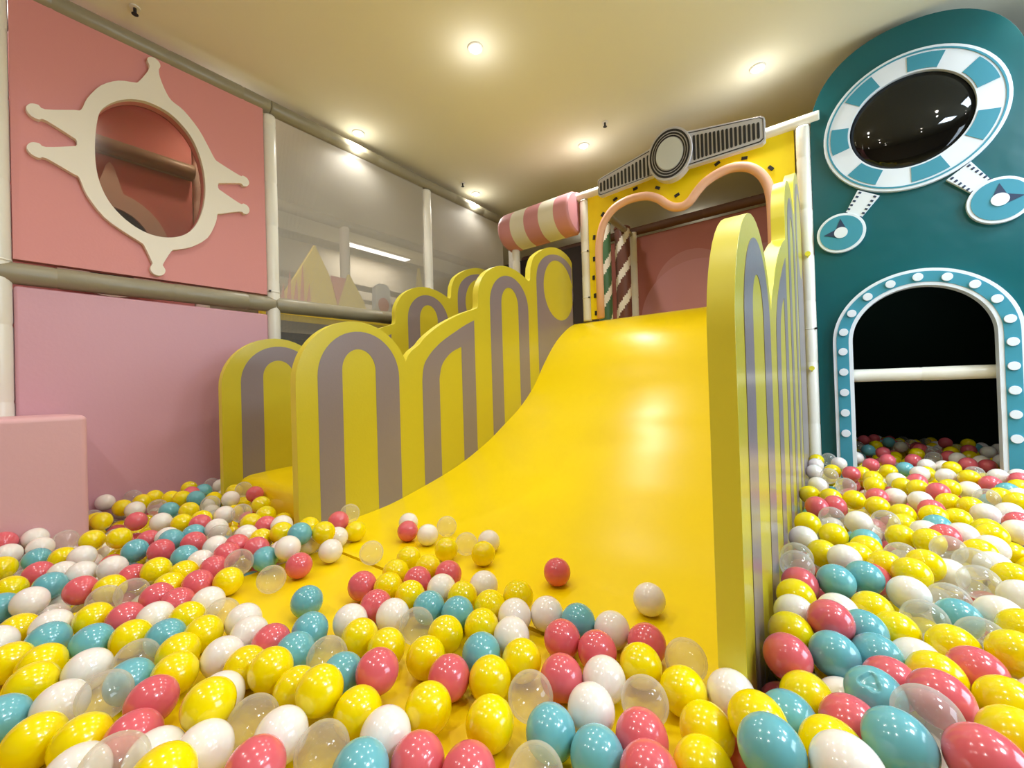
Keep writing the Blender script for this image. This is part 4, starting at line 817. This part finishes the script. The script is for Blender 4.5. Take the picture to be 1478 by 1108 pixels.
(2,90,2790,-598), (3,97,1217,-598), (1,792,4271,-598), (2,-2271,168,-598), (3,110,3009,-598), (4,628,4156,-598), (1,-67,1646,-598), (0,-1479,670,-598), 
(0,695,2953,-598), (3,-2192,466,-598), (0,-44,579,-598), (3,5,1091,-598), (0,-2637,416,-598), (2,-92,1576,-598), (1,639,2017,-598), (0,236,2634,-598), 
(0,750,3425,-545), (4,286,4599,-598), (0,-2362,-391,-598), (2,661,4527,-598), (2,202,636,-598), (2,-2090,305,-598), (1,927,2009,-598), 
(1,573,3172,-538), (0,-1754,-223,-598), (0,203,3131,-598), (2,293,1586,-598), (1,654,3557,-598), (2,37,2537,-598), (0,-1564,-224,-598), 
(1,721,2423,-598), (2,-1487,230,-598), (3,322,1425,-540), (1,78,1621,-598), (1,-70,2579,-534), (3,261,4158,-598), (0,469,3534,-598), 
(2,-1657,261,-598), (0,363,2138,-543), (0,-2052,148,-598), (4,-1450,-241,-519), (0,208,1688,-598), (0,-1802,312,-598), (0,356,2751,-539), 
(2,208,1890,-598), (0,260,2884,-542), (0,858,2473,-598), (1,110,1776,-598), (3,-2103,-295,-598), (3,237,2250,-598), (2,239,2118,-598), 
(1,427,2995,-598), (0,-2515,497,-598), (3,-36,1765,-598), (0,-2776,1273,-598), (2,1049,3313,-598), (0,532,2505,-598), (0,68,4057,-598), 
(4,-2643,734,-598), (3,604,3679,-598), (3,-1522,27,-598), (2,565,2939,-598), (0,400,4037,-543), (1,-27,1466,-598), (2,239,4402,-598), 
(0,1140,2956,-598), (2,923,2106,-598), (4,581,3369,-598), (2,233,1819,-598), (1,516,444,-598), (0,39,1349,-598), (0,-2341,822,-538), (1,370,403,-598), 
(2,502,2028,-598), (2,271,4114,-538), (1,-2649,1275,-598), (3,666,3631,-598), (1,-2437,327,-598), (1,657,2215,-598), (0,490,4500,-535), 
(3,370,1970,-536), (0,-2298,42,-598), (0,170,2599,-598), (1,384,3344,-598), (2,131,4094,-598), (2,482,4339,-536), (0,1127,2882,-598), 
(2,591,2709,-598), (2,637,4285,-598), (1,-16,1237,-598), (0,-1494,427,-598), (3,535,2972,-535), (0,-92,1036,-598), (3,-2238,587,-598), 
(4,527,2745,-598), (0,666,3246,-598), (4,343,3949,-598), (2,-1633,483,-598), (2,800,3628,-598), (0,-2248,239,-598), (0,-1565,451,-598), 
(1,1061,2451,-598), (4,713,1486,-598), (0,963,3026,-525), (0,401,3273,-598), (2,656,1820,-598), (1,-2649,968,-598), (2,-2006,721,-533), 
(3,-2033,483,-598), (2,1005,4063,-598), (2,-1877,121,-598), (3,-1960,747,-598), (0,-1816,238,-598), (0,338,3705,-598), (1,156,1262,-598), 
(0,-1999,287,-598), (1,319,483,-598), (1,328,3333,-540), (1,-1473,156,-598), (1,-1894,-85,-598), (0,-1778,-317,-598), (3,671,2619,-566), 
(0,575,2865,-598), (0,-2362,4,-598), (0,421,1769,-543), (0,713,2805,-598), (1,-1682,753,-598), (0,772,3785,-535), (0,722,929,-598), (0,-2707,694,-598), 
(4,492,1687,-598), (2,-1574,377,-598), (0,49,1552,-598), (4,715,3716,-536), (2,962,3508,-598), (1,-28,2915,-598), (2,-2335,415,-598), 
(1,839,4494,-538), (0,318,2065,-548), (0,-1628,-77,-598), (0,-2575,542,-598), (0,68,4585,-598), (4,176,2511,-598), (0,-92,3026,-598), 
(1,-2362,-146,-598), (1,497,3344,-534), (1,-1922,-380,-598), (2,-92,903,-598), (0,492,1050,-598), (1,625,1066,-598), (0,-6,2308,-598), 
(1,213,4598,-598), (0,206,1003,-598), (4,-2445,523,-598), (4,600,870,-598), (2,482,511,-598), (3,-2179,632,-598), (2,541,3092,-598), 
(0,-2159,335,-598), (0,-1757,644,-598), (3,-2431,681,-598), (0,34,2164,-598), (2,287,1511,-598), (2,214,3426,-539), (0,-1607,161,-598), 
(0,76,1008,-598), (2,782,2776,-598), (4,-2247,97,-598), (1,176,904,-598), (4,-2778,753,-529), (0,205,3473,-598), (2,435,2742,-533), (0,1039,4130,-598), 
(1,895,4328,-598), (1,536,3877,-598), (0,242,937,-598), (3,104,511,-598), (1,562,2164,-598), (1,754,1121,-598), (2,534,1901,-598), (4,-92,2464,-598), 
(1,-1770,531,-598), (0,631,668,-598), (0,504,2436,-598), (1,464,2294,-598), (4,215,1541,-598), (1,-2099,90,-598), (0,-2584,856,-598), 
(1,-2077,-366,-598), (0,-1571,-30,-598), (1,532,3951,-598), (1,341,2667,-533), (3,-2238,677,-598), (2,1047,4640,-598), (0,26,2966,-598), 
(0,-2028,-159,-598), (1,799,2626,-598), (0,312,2297,-536), (0,306,2462,-598), (3,367,3449,-598), (1,-92,828,-598), (2,528,3171,-598), 
(3,213,2386,-598), (4,417,2301,-538), (0,354,2010,-598), (1,-1643,408,-598), (2,845,4126,-598), (0,629,4198,-535), (4,-2344,152,-598), 
(0,-1530,107,-598), (0,141,3825,-598), (0,813,1824,-598), (3,673,3923,-598), (2,403,3590,-598), (0,424,1018,-598), (0,-2042,-10,-598), 
(0,746,3818,-598), (0,-118,504,-598), (0,709,3026,-598), (0,358,4190,-532), (1,538,2303,-598), (1,162,2911,-598), (2,135,1906,-598), 
(1,1065,2747,-598), (4,295,2847,-598), (4,216,3937,-598), (0,-1903,1,-598), (1,-2778,1046,-598), (0,671,2551,-598), (1,367,1765,-598), 
(0,86,2110,-598), (3,-38,2183,-598), (1,-2239,-381,-598), (1,-2678,858,-537), (0,1106,3953,-598), (4,120,1982,-598), (0,-2204,735,-538), 
(1,-2517,749,-598), (0,-92,2056,-598), (0,-92,2311,-598), (4,402,3818,-598), (0,770,2293,-598), (4,-1498,743,-598), (2,664,3998,-598), 
(1,927,2814,-598), (1,407,4290,-598), (0,290,325,-598), (0,-2101,-218,-598), (0,1158,3613,-598), (4,-1841,-363,-598), (4,36,1787,-598), 
(2,316,558,-598), (0,-2074,681,-598), (2,-52,1275,-538), (2,-27,716,-598), (0,398,4663,-598), (2,68,3393,-598), (0,511,4096,-598), (0,352,1692,-598), 
(3,-1622,708,-598), (0,-1869,711,-551), (0,520,4023,-598), (0,-1679,-133,-598), (0,122,1450,-546), (4,889,3522,-598), (0,1000,2710,-598), 
(1,103,792,-552), (1,-2041,822,-598), (0,286,1336,-598), (0,214,839,-598), (1,758,4337,-598), (1,435,2919,-598), (1,1009,2634,-598), 
(0,-1909,822,-549), (2,-1860,359,-598), (0,-29,1386,-598), (4,387,4088,-598), (4,-2028,-233,-598), (0,529,3316,-598), (1,-2778,572,-598), 
(0,236,1216,-598), (0,-2126,159,-598), (2,828,2964,-598), (0,204,2184,-598), (3,-1519,326,-598), (0,-8,967,-541), (0,316,1112,-598), (0,367,4353,-598), 
(2,452,2084,-598), (0,-2067,549,-598), (0,-2216,822,-544), (0,769,1887,-598), (3,-27,2724,-598), (2,723,3379,-598), (1,635,3423,-598), 
(1,840,3418,-535), (1,-1737,461,-598), (2,681,3778,-598), (2,166,781,-598), (0,245,3535,-598), (0,343,3098,-598), (4,-2112,16,-598), (4,46,773,-598), 
(0,188,2744,-598), (4,407,3744,-598), (2,132,3155,-598), (0,-2584,1083,-598), (1,869,3026,-598), (1,695,1769,-558), (2,-18,1162,-598), 
(0,553,303,-598), (0,538,2408,-537), (4,483,1956,-598), (4,217,1365,-598), (0,-1629,558,-598), (0,-1812,593,-598), (0,-2712,1084,-598), 
(4,715,793,-598), (1,1042,4289,-598), (0,453,2628,-598), (0,354,1307,-598), (1,1172,3399,-598), (0,920,4596,-598), (0,-2291,355,-598), 
(0,-2441,607,-598), (0,407,3940,-537), (3,122,3699,-546), (0,-1626,633,-598), (0,978,2225,-598), (1,287,2390,-598), (4,959,4378,-598), 
(3,1020,4513,-598), (4,81,1484,-598), (1,486,652,-598), (1,-1677,-217,-598), (2,140,335,-598), (1,559,4541,-598), (1,809,3702,-598), (0,560,643,-598), 
(0,68,3467,-598), (4,132,4169,-598), (4,-2180,540,-598), (0,584,2215,-547), (2,-2109,748,-598), (1,92,911,-598), (1,-27,2575,-598), (2,611,3754,-598), 
(4,1139,2637,-598), (0,720,3523,-598), (0,211,2049,-598), (2,399,2205,-540), (0,122,660,-598), (2,-2584,1313,-598), (0,-1566,224,-598), 
(2,780,3331,-598), (0,752,4411,-598), (0,196,4462,-598), (0,865,3246,-598), (4,363,2509,-598), (3,446,4227,-598), (1,-1886,464,-598), 
(1,-2633,660,-598), (2,-1790,386,-598), (0,-1749,719,-598), (0,-1945,92,-598), (2,-2144,408,-598), (3,131,3577,-598), (3,48,1966,-598), 
(0,68,3688,-598), (0,-2642,511,-598), (0,647,4417,-598), (4,645,2331,-598), (4,-2584,1006,-598), (0,-2601,328,-598), (3,859,1318,-598), 
(0,562,3441,-598), (2,266,699,-598), (4,697,1960,-598), (4,-1921,683,-598), (3,350,4467,-598), (2,-1395,-117,-519), (0,-2311,279,-598), 
(1,68,4169,-532), (2,-1519,-284,-598), (0,-1842,44,-598), (1,-1961,-51,-598), (1,702,1706,-598), (1,443,1191,-598), (3,224,3743,-539), 
(1,-2308,560,-598), (4,-2778,969,-598), (3,1103,2308,-598), (2,197,2312,-598), (0,-2362,-221,-598), (4,170,1375,-537), (0,595,4223,-598), 
(0,493,787,-598), (4,-2707,395,-598), (1,520,4605,-598), (0,207,4337,-598), (0,845,2816,-598), (3,-1704,-359,-598), (2,-1558,601,-598), 
(3,89,2413,-598), (1,388,2800,-598), (0,146,1117,-598), (1,976,2936,-598), (4,-1663,336,-598), (1,-1570,762,-598), (4,951,3804,-598), 
(2,801,3403,-598), (1,995,3365,-598), (2,623,1944,-598), (1,779,1679,-598), (2,1073,2673,-598), (0,506,2892,-598), (1,408,1421,-598), (4,61,1717,-598), 
(0,-25,1541,-598), (4,871,4000,-598), (1,-68,1107,-598), (4,1038,2270,-598), (4,-118,579,-598), (3,437,2500,-598), (1,481,4163,-598), (4,457,721,-598), 
(0,917,2888,-598), (1,775,2851,-598), (1,68,4510,-598), (1,383,731,-598), (3,444,4479,-598), (2,457,3337,-598), (1,87,1847,-598), (1,-1467,625,-519), 
(0,335,4160,-598), (0,306,1807,-598), (0,416,1495,-598), (4,918,4112,-598), (0,996,2785,-598), (0,341,3631,-598), (1,1190,3026,-598), 
(4,-92,2613,-598), (4,1018,3026,-598), (1,-2712,1234,-598), (1,539,3733,-598), (3,-92,1501,-598), (0,198,4205,-598), (2,865,2667,-598), 
(4,-73,1891,-598), (1,444,2222,-598), (2,615,1450,-598), (3,1118,3451,-598), (3,86,1291,-598), (4,-92,2385,-598), (1,690,1557,-598), (1,369,2952,-598), 
(1,878,3817,-598), (0,-17,3026,-598), (1,472,3782,-598), (2,278,2188,-598), (2,141,3750,-598), (4,721,2349,-598), (2,634,1749,-598), (0,3,1619,-598), 
(0,-92,1427,-598), (0,485,3461,-598), (0,605,2516,-598), (1,698,1344,-598), (0,68,3615,-598), (2,307,900,-598), (4,-2649,892,-598), (0,954,3729,-598), 
(0,428,3405,-598), (4,63,2039,-598), (0,1090,2381,-598), (4,-1998,682,-598), (0,417,1821,-598), (0,866,3593,-598), (0,280,4338,-598), 
(0,-2407,395,-598), (1,414,2148,-598), (0,280,1736,-598), (0,192,1963,-598), (0,380,958,-598), (4,377,2082,-598), (4,641,801,-598), (3,104,587,-598), 
(0,1028,4214,-598), (0,-92,1253,-598), (1,202,3381,-598), (0,556,3805,-598), (2,-1923,399,-598), (2,411,1940,-598), (0,233,2559,-598), 
(3,830,2247,-598), (3,278,3997,-598), (0,215,328,-598), (0,-2382,561,-598), (4,88,281,-598), (0,523,1174,-598), (1,401,2726,-598), (0,35,2877,-598), 
(2,609,4353,-598), (1,160,1833,-598), (2,245,2792,-598), (2,470,2699,-598), (3,604,3289,-598), (1,169,474,-598), (1,411,3067,-598), (3,277,625,-598), 
(0,303,3487,-598), (2,606,3130,-598), (0,-92,1178,-598), (0,364,1233,-598), (1,-92,2767,-598), (1,606,3057,-598), (2,764,1248,-598), (1,674,3705,-598), 
(0,-16,435,-598), (0,499,1613,-598), (1,431,1644,-598), (1,269,3677,-598), (2,201,3599,-598), (2,162,2246,-598), (3,371,4224,-598), (2,638,378,-598), 
(3,278,3141,-598), (1,276,1043,-598), (1,-1948,232,-598), (3,706,2879,-598), (3,173,2672,-598), (0,416,2352,-598), (0,367,281,-598), 
(3,-2713,1007,-598), (3,159,2438,-598), (2,471,3704,-598), (2,697,2278,-598), (0,1067,2969,-598), (2,249,4663,-598), (1,203,3056,-598), 
(2,142,3908,-598), (1,666,1132,-598), (4,79,1082,-598), (1,732,3597,-598), (0,167,1188,-598), (4,110,733,-598), (3,525,2229,-598), (1,512,1830,-598), 
(0,327,3284,-598), (1,232,4527,-598), (0,148,1336,-598), (1,893,4183,-598), (3,496,1244,-598), (1,-27,2650,-598), (4,1111,3355,-598), 
(0,125,1563,-598), (1,246,1142,-598), (0,653,3351,-598), (4,-1979,164,-598), (0,224,1615,-598), (1,382,2651,-598), (0,808,3927,-598), 
(1,344,2330,-598), (4,739,3670,-598), (0,568,2372,-598), (4,733,4548,-598), (0,876,3391,-598), (1,458,2773,-598), (4,554,4161,-598), (2,35,1425,-598), 
(0,559,505,-598), (0,694,629,-598), (0,1202,2882,-598), (2,954,4663,-598), (0,88,2251,-598), (0,244,474,-598), (2,524,4476,-598), (3,-2459,796,-598), 
(4,282,1878,-598), (4,412,3986,-598), (2,795,2433,-598), (0,266,3344,-598), (0,337,670,-598), (0,345,1381,-598), (3,-23,1948,-598), (0,785,1960,-598), 
(4,-2308,707,-598), (4,147,3650,-598), (4,-2247,751,-598), (0,25,2375,-598), (0,774,4145,-598), (2,110,2180,-598), (1,-2778,722,-598), 
(0,711,4279,-598), (0,722,2731,-598), (1,676,729,-598), (2,531,2655,-598), (0,68,4663,-598), (3,642,4663,-598), (2,-2720,844,-598), (1,-1658,877,-598), 
(1,473,3119,-598), (0,350,1036,-598), (1,-118,364,-598), (1,-2778,492,-598), (0,-1845,526,-598), (3,556,1976,-598), (0,231,2459,-598), 
(3,403,3140,-598), (1,-2176,260,-598), (4,915,1675,-598), (4,371,3206,-598), (4,68,3762,-598), (0,923,2519,-598), (4,94,2936,-598), (2,1074,2598,-598), 
(0,283,3905,-598), (4,271,2317,-598), (4,594,4022,-598), (1,-2372,635,-598), (2,1130,2480,-598), (4,707,2159,-598), (0,333,4287,-598), 
(1,854,2741,-598), (0,586,2791,-598), (2,964,2299,-598), (3,822,2114,-598), (2,-92,1716,-598), (2,-1828,669,-598), (4,128,846,-598), (1,560,1570,-598), 
(0,801,4663,-598), (0,-1696,523,-598), (0,-92,2952,-598), (3,-2584,781,-598), (0,274,2992,-598), (0,1166,4208,-598), (2,132,4019,-598), 
(0,890,1429,-598), (4,1129,4521,-598), (0,597,2079,-598), (1,137,3503,-598), (0,100,1392,-598), (0,-86,648,-598), (0,711,3305,-598), 
(0,-1698,598,-598), (2,888,1848,-598), (1,270,3751,-598), (1,268,3826,-598), (3,-2169,-331,-598), (0,-2565,691,-598), (1,-2566,617,-598), 
(3,1015,3246,-598), (2,132,3081,-598), (1,314,4531,-598), (0,873,4256,-598), (2,324,4663,-598), (0,304,2920,-598), (4,762,1752,-598), 
(2,712,2033,-598), (0,943,3580,-598), (0,156,4525,-598), (2,-2100,-58,-598), (0,494,975,-598), (0,412,341,-598), (4,614,3495,-598), (1,140,969,-598), 
(1,948,3878,-598), (1,545,3244,-598), (1,138,4315,-598), (0,525,2099,-598), (2,143,1043,-598), (4,704,3451,-598), (1,932,3440,-598), (1,478,305,-598), 
(0,-92,754,-598), (1,68,3246,-598), (0,-1879,196,-598), (1,997,2413,-598), (1,736,2508,-598), (2,787,3026,-598), (4,226,1290,-598), (3,15,2236,-598), 
(0,-1477,815,-598), (0,241,4073,-598), (2,732,3967,-598), (0,793,2037,-598), (0,-2169,706,-598), (0,567,4663,-598), (2,668,2476,-598), 
(0,634,2144,-598), (4,175,264,-598), (2,442,4354,-598), (0,1078,4466,-598), (0,929,3321,-598), (0,-2268,822,-598), (0,104,2566,-598), 
(0,306,1187,-598), (2,276,1411,-598), (1,715,4476,-598), (0,603,1873,-598), (3,775,3473,-598), (0,451,4050,-598), (4,465,3857,-598), 
(0,-1961,-201,-598), (4,314,4404,-598), (2,-2648,1122,-598), (3,805,2359,-598), (2,308,2558,-598), (2,-2321,488,-598), (1,858,1980,-598), 
(4,515,859,-598), (4,596,984,-598), (0,104,2645,-598), (0,748,3744,-598), (0,107,2863,-598), (2,796,4507,-598), (3,356,1865,-598), (1,-1587,905,-598), 
(2,310,2633,-598), (0,79,2324,-598), (0,991,2487,-598), (1,1045,2101,-598), (3,192,711,-598), (4,135,1706,-598), (0,944,3026,-598), (2,168,549,-598), 
(2,493,2363,-598), (2,-92,2131,-598), (2,-2035,748,-598), (2,216,2860,-598), (1,-19,2111,-598), (2,-1889,769,-598), (0,-2506,571,-598), 
(1,553,2582,-598), (4,730,2657,-598), (4,205,4009,-598), (1,554,1495,-598), (3,-1958,618,-598), (4,275,4467,-598), (4,560,1719,-598), 
(2,1038,3698,-598), (1,404,3670,-598), (0,-2116,822,-598), (1,68,4207,-598), (4,989,3990,-598), (4,1197,2757,-598), (4,29,1894,-598), 
(0,627,2985,-598), (0,-1966,822,-598), (0,36,2463,-598), (0,424,1717,-598), (4,68,3910,-598), (0,-28,2501,-598), (1,524,3584,-598), (2,19,925,-598), 
(1,240,769,-598), (1,758,3246,-598), (4,634,2911,-598), (0,353,2192,-598), (3,875,2323,-598), (0,647,928,-598), (2,670,4217,-598), (2,792,4074,-598), 
(2,295,412,-598), (2,-27,791,-598), (1,-2500,653,-598), (4,-2215,384,-598), (0,194,4130,-598), (1,68,3320,-598), (2,40,2687,-598), (3,-25,1311,-598), 
(1,397,3517,-598), (2,-1992,551,-598), (4,429,2013,-598), (0,811,3539,-598), (0,918,2180,-598), (0,144,3429,-598), (4,931,2739,-598), 
(0,314,2122,-598), (2,160,2124,-598), (2,136,2054,-598), (0,227,1467,-598), (0,-7,644,-598), (1,339,3779,-598), (1,485,1465,-598), (0,694,1885,-598), 
(1,-57,969,-598), (0,754,1394,-598), (0,205,3788,-598), (2,224,3202,-598), (3,-20,1838,-598), (1,262,3425,-598), (4,337,1937,-598), (0,459,1883,-598), 
(4,-1812,458,-598), (1,404,4417,-598), (2,669,1000,-598), (0,105,2491,-598), (1,436,4598,-598), (2,887,4480,-598), (3,794,1057,-598), 
(2,725,4042,-598), (2,-1715,389,-598), (2,465,3629,-598), (1,45,697,-598), (4,456,583,-598), (0,186,1760,-598), (4,849,3460,-598), (0,986,1884,-598), 
(1,-2778,1198,-598), (0,934,4040,-598), (1,-1554,676,-598), (4,-1704,25,-598), (1,843,1718,-598), (0,880,3741,-598), (0,-2032,220,-598), 
(1,585,4095,-598), (4,17,2782,-598), (0,563,4290,-598), (2,-2778,797,-598), (2,738,2582,-598), (1,-2233,-146,-598), (0,839,1246,-598), 
(0,-1561,526,-598), (4,1140,4020,-598), (1,484,1761,-598), (0,-2714,930,-598), (1,889,4405,-598), (0,427,1272,-598), (4,318,2777,-598), 
(0,407,2569,-598), (0,483,3045,-598), (0,603,4481,-598), (1,509,3389,-598), (2,-2233,-221,-598), (2,348,4024,-598), (1,374,2875,-598), 
(0,-2649,1044,-598), (4,264,1950,-598), (4,-1517,-166,-598), (3,969,4305,-598), (1,961,4453,-598), (4,828,4362,-598), (3,-2389,822,-598), 
(0,-2397,748,-598), (0,1,1016,-598), (3,408,523,-598), (4,556,1346,-598), (0,-2250,513,-598), (0,68,3983,-598), (2,333,3556,-598), (4,121,4459,-598), 
(3,605,2636,-598), (3,-43,365,-598), (3,355,1542,-598), (1,-2650,817,-598), (0,470,1121,-598), (4,-92,2539,-598), (0,-2107,612,-598), 
(3,524,4354,-598), (2,791,2701,-598), (3,1078,3884,-598), (0,917,2594,-598), (3,237,4268,-598), (0,385,2268,-598), (1,337,3854,-598), (0,68,3540,-598), 
(1,645,2836,-598), (2,700,4143,-598), (2,142,3248,-598), (2,544,1102,-598), (0,1085,3595,-598), (0,431,2425,-598), (1,635,1674,-598), 
(2,-2708,770,-598), (0,397,3897,-598), (3,53,847,-598), (1,-2705,470,-598), (1,758,858,-598), (0,408,4159,-598), (1,242,559,-598), (1,726,4658,-598), 
(1,765,2925,-598), (3,-92,2236,-598), (1,806,2551,-598), (1,390,4530,-598), (1,461,3931,-598), (0,330,2704,-598), (2,596,3605,-598), 
(0,-2116,480,-598), (0,948,3655,-598), (2,814,3778,-598), (0,484,4541,-598), (0,680,3851,-598), (0,-1894,-235,-598), (1,-1813,161,-598), 
(3,-2233,-71,-598), (4,-1677,189,-598), (0,1137,4315,-598), (1,114,2719,-598), (1,1150,3291,-598), (2,767,1605,-598), (3,274,3603,-598), 
(0,133,4242,-598), (1,653,2760,-598), (0,549,3012,-598), (0,-92,1976,-598), (0,280,2023,-598), (2,1156,3811,-598), (1,684,4350,-598), 
(2,253,3271,-598), (0,1091,3521,-598), (2,-2178,780,-598), (0,612,1294,-598), (0,-2329,779,-598), (1,368,809,-598), (1,169,1421,-598), 
(4,348,3024,-598), (2,-1818,748,-598), (0,843,2890,-598), (2,605,4598,-598), (2,360,2403,-598), (3,822,4437,-598), (1,-2584,1237,-598), 
(0,987,2859,-598), (0,59,428,-598), (4,312,2254,-598), (0,142,2362,-598), (4,441,446,-598), (3,-1958,484,-598), (1,-92,2878,-598), (2,604,2268,-598), 
(4,283,1661,-598), (0,578,2446,-598), (0,605,3949,-598), )
R = .0375
def ball_mesh(c, sub, dent=False):
    bm = bmesh.new(); bmesh.ops.create_icosphere(bm, subdivisions=sub, radius=R)
    for v in bm.verts:      # moulding seam of the two halves
        d = abs(v.co.x) / R
        if d < .035: v.co *= 1.006
    if dent:
        n = Vector((-.18, -.55, .82)).normalized()
        for v in bm.verts:
            q = v.co.normalized().dot(n)
            if q > .92:
                s_ = v.co.normalized(); e1 = n.orthogonal().normalized(); e2 = n.cross(e1)
                th = .945 + .018 * math.sin(3 * math.atan2(s_.dot(e1), s_.dot(e2)) + 1)
                f = max(0, min(1, (q - th) / .018)); v.co -= n * R * .11 * f * f * (3 - 2 * f)
    for f in bm.faces: f.smooth = True
    me = bpy.data.meshes.new('ball_mesh_' + c); bm.to_mesh(me); bm.free(); me.materials.append(M['ball_' + c]); return me
meshes = {c: ball_mesh(c, 4) for c in 'ywrbc'}
dented = ball_mesh('b', 5, True)
NAMES = ('yellow', 'white', 'coral pink', 'light blue', 'clear', 'dented light blue')
SHORT = ('yellow', 'white', 'coral', 'blue', 'clear')
KEYS = 'ywrbcd'
ZONES = ('inside the dark doorway', 'before the teal doorway', 'beside the right fence', 'in the middle right pit', 'in the near right pit',
         'on the slide slope', 'where slide meets mat', 'on the landing mat', 'before the narrow slide', 'beside the mauve panel',
         'beside the pink block', 'in the near left pit', 'in the middle left pit')
SIDES = ('at left', 'at right', 'above', 'below')
RANKS = ('', 'second ', 'third ', 'fourth ', 'fifth ', 'sixth ')
ENDS = ('leftmost', 'rightmost', 'nearest', 'farthest')
PLACES = ('right ball pit', 'landing mat and slide', 'left ball pit')
def ball_label(d):
    """d = colour, zone, place, mode, then mode-dependent numbers (neighbour colours per side, or rank and end)"""
    c, zn, pl, mode = d[:4]
    base = NAMES[c] + ' ball ' + ZONES[zn]
    if mode == 0: s = base + ''.join(', ' + SHORT[n] + ' one ' + SIDES[k] for k, n in zip(d[4::2], d[5::2])) if len(d) <= 8 else base + ', ' + ', '.join(SHORT[n] + ' ' + SIDES[k] for k, n in zip(d[4::2], d[5::2]))
    elif mode == 1: s = 'only ' + base
    elif mode == 3: s = base
    else: s = RANKS[d[4]] + ENDS[d[5]] + ' ' + base
    return s, SHORT[min(c, 4) if c < 5 else 3] + ' balls of the ' + PLACES[pl]
proto = bpy.data.objects.new('ball', meshes['y'])
for d, p in zip(BALLS, BALL_POS):
    c = KEYS[d[0]]; label, grp = ball_label(d); p = [v / 1000 for v in p]
    o = proto.copy(); o.data = dented if c == 'd' else meshes[c]; C.objects.link(o)
    o.name = 'ball'
    o.location = (p[0], p[1], p[2] + H)
    rr = random.Random(int(p[0] * 1e4) ^ int(p[1] * 1e4))
    if c != 'd': o.rotation_euler = (rr.uniform(0, 6), rr.uniform(0, 6), rr.uniform(0, 6))
    tag(o, label, 'ball', grp)
bpy.data.objects.remove(proto)
bmu = bmesh.new(); bmesh.ops.create_icosphere(bmu, subdivisions=3, radius=R)
bv = [v.co.copy() for v in bmu.verts]; bf = [tuple(v.index for v in f.verts) for f in bmu.faces]; bmu.free()
import numpy as np
BV = np.array([tuple(v) for v in bv]); BF = np.array(bf); nb = len(REST)
RA = np.array(REST); PP = RA[:, 1:] / 1000.0 + np.array([0, 0, H])
V = (PP[:, None, :] + BV[None]).reshape(-1, 3); F = (np.arange(nb)[:, None, None] * len(BV) + BF[None]).reshape(-1)
me = bpy.data.meshes.new('ball_heap'); me.vertices.add(len(V)); me.vertices.foreach_set('co', V.ravel())
me.loops.add(len(F)); me.loops.foreach_set('vertex_index', F.astype(np.int32)); nf = len(F) // 3
me.polygons.add(nf); me.polygons.foreach_set('loop_start', np.arange(nf, dtype=np.int32) * 3); me.polygons.foreach_set('loop_total', np.full(nf, 3, dtype=np.int32))
for c in 'ywrbc': me.materials.append(M['ball_' + c])
me.polygons.foreach_set('material_index', np.repeat(RA[:, 0].astype(np.int32), len(BF)))
me.polygons.foreach_set('use_smooth', np.ones(nf, dtype=bool)); me.update(calc_edges=True); me.validate()
o = bpy.data.objects.new('ball_heap', me); C.objects.link(o)
tag(o, 'remaining mixed yellow white coral blue and clear balls filling both pits', 'balls', kind='stuff'); rebase(o)

# ------------------------------------------------------------------ world and camera
w = bpy.data.worlds.new('world'); scene.world = w; w.use_nodes = True
w.node_tree.nodes['Background'].inputs[0].default_value = (.9, .85, .75, 1); w.node_tree.nodes['Background'].inputs[1].default_value = .3
f, yaw, pi_, ro = 602.272, .6566, .0092, .03
s, c = math.sin(yaw), math.cos(yaw)
Fh = Vector((-s, c, 0)); R0 = Vector((c, s, 0)); Z0 = Vector((0, 0, 1))
Fw = Fh * math.cos(pi_) + Z0 * math.sin(pi_); U0 = Z0 * math.cos(pi_) - Fh * math.sin(pi_)
Rt = R0 * math.cos(ro) - U0 * math.sin(ro); Up = R0 * math.sin(ro) + U0 * math.cos(ro)
cam = bpy.data.cameras.new('camera'); cam.sensor_width = 36; cam.lens = f / 1478 * 36; cam.clip_start = .02
co = bpy.data.objects.new('camera', cam); C.objects.link(co); scene.camera = co
mw = Matrix((Rt, Up, -Fw)).transposed().to_4x4(); mw.translation = Vector((0, 0, H)); co.matrix_world = mw
scene.view_settings.view_transform = 'Standard'; scene.view_settings.look = 'None'; scene.view_settings.gamma = 1; scene.view_settings.use_curve_mapping = False
scene.view_settings.exposure = -0.08
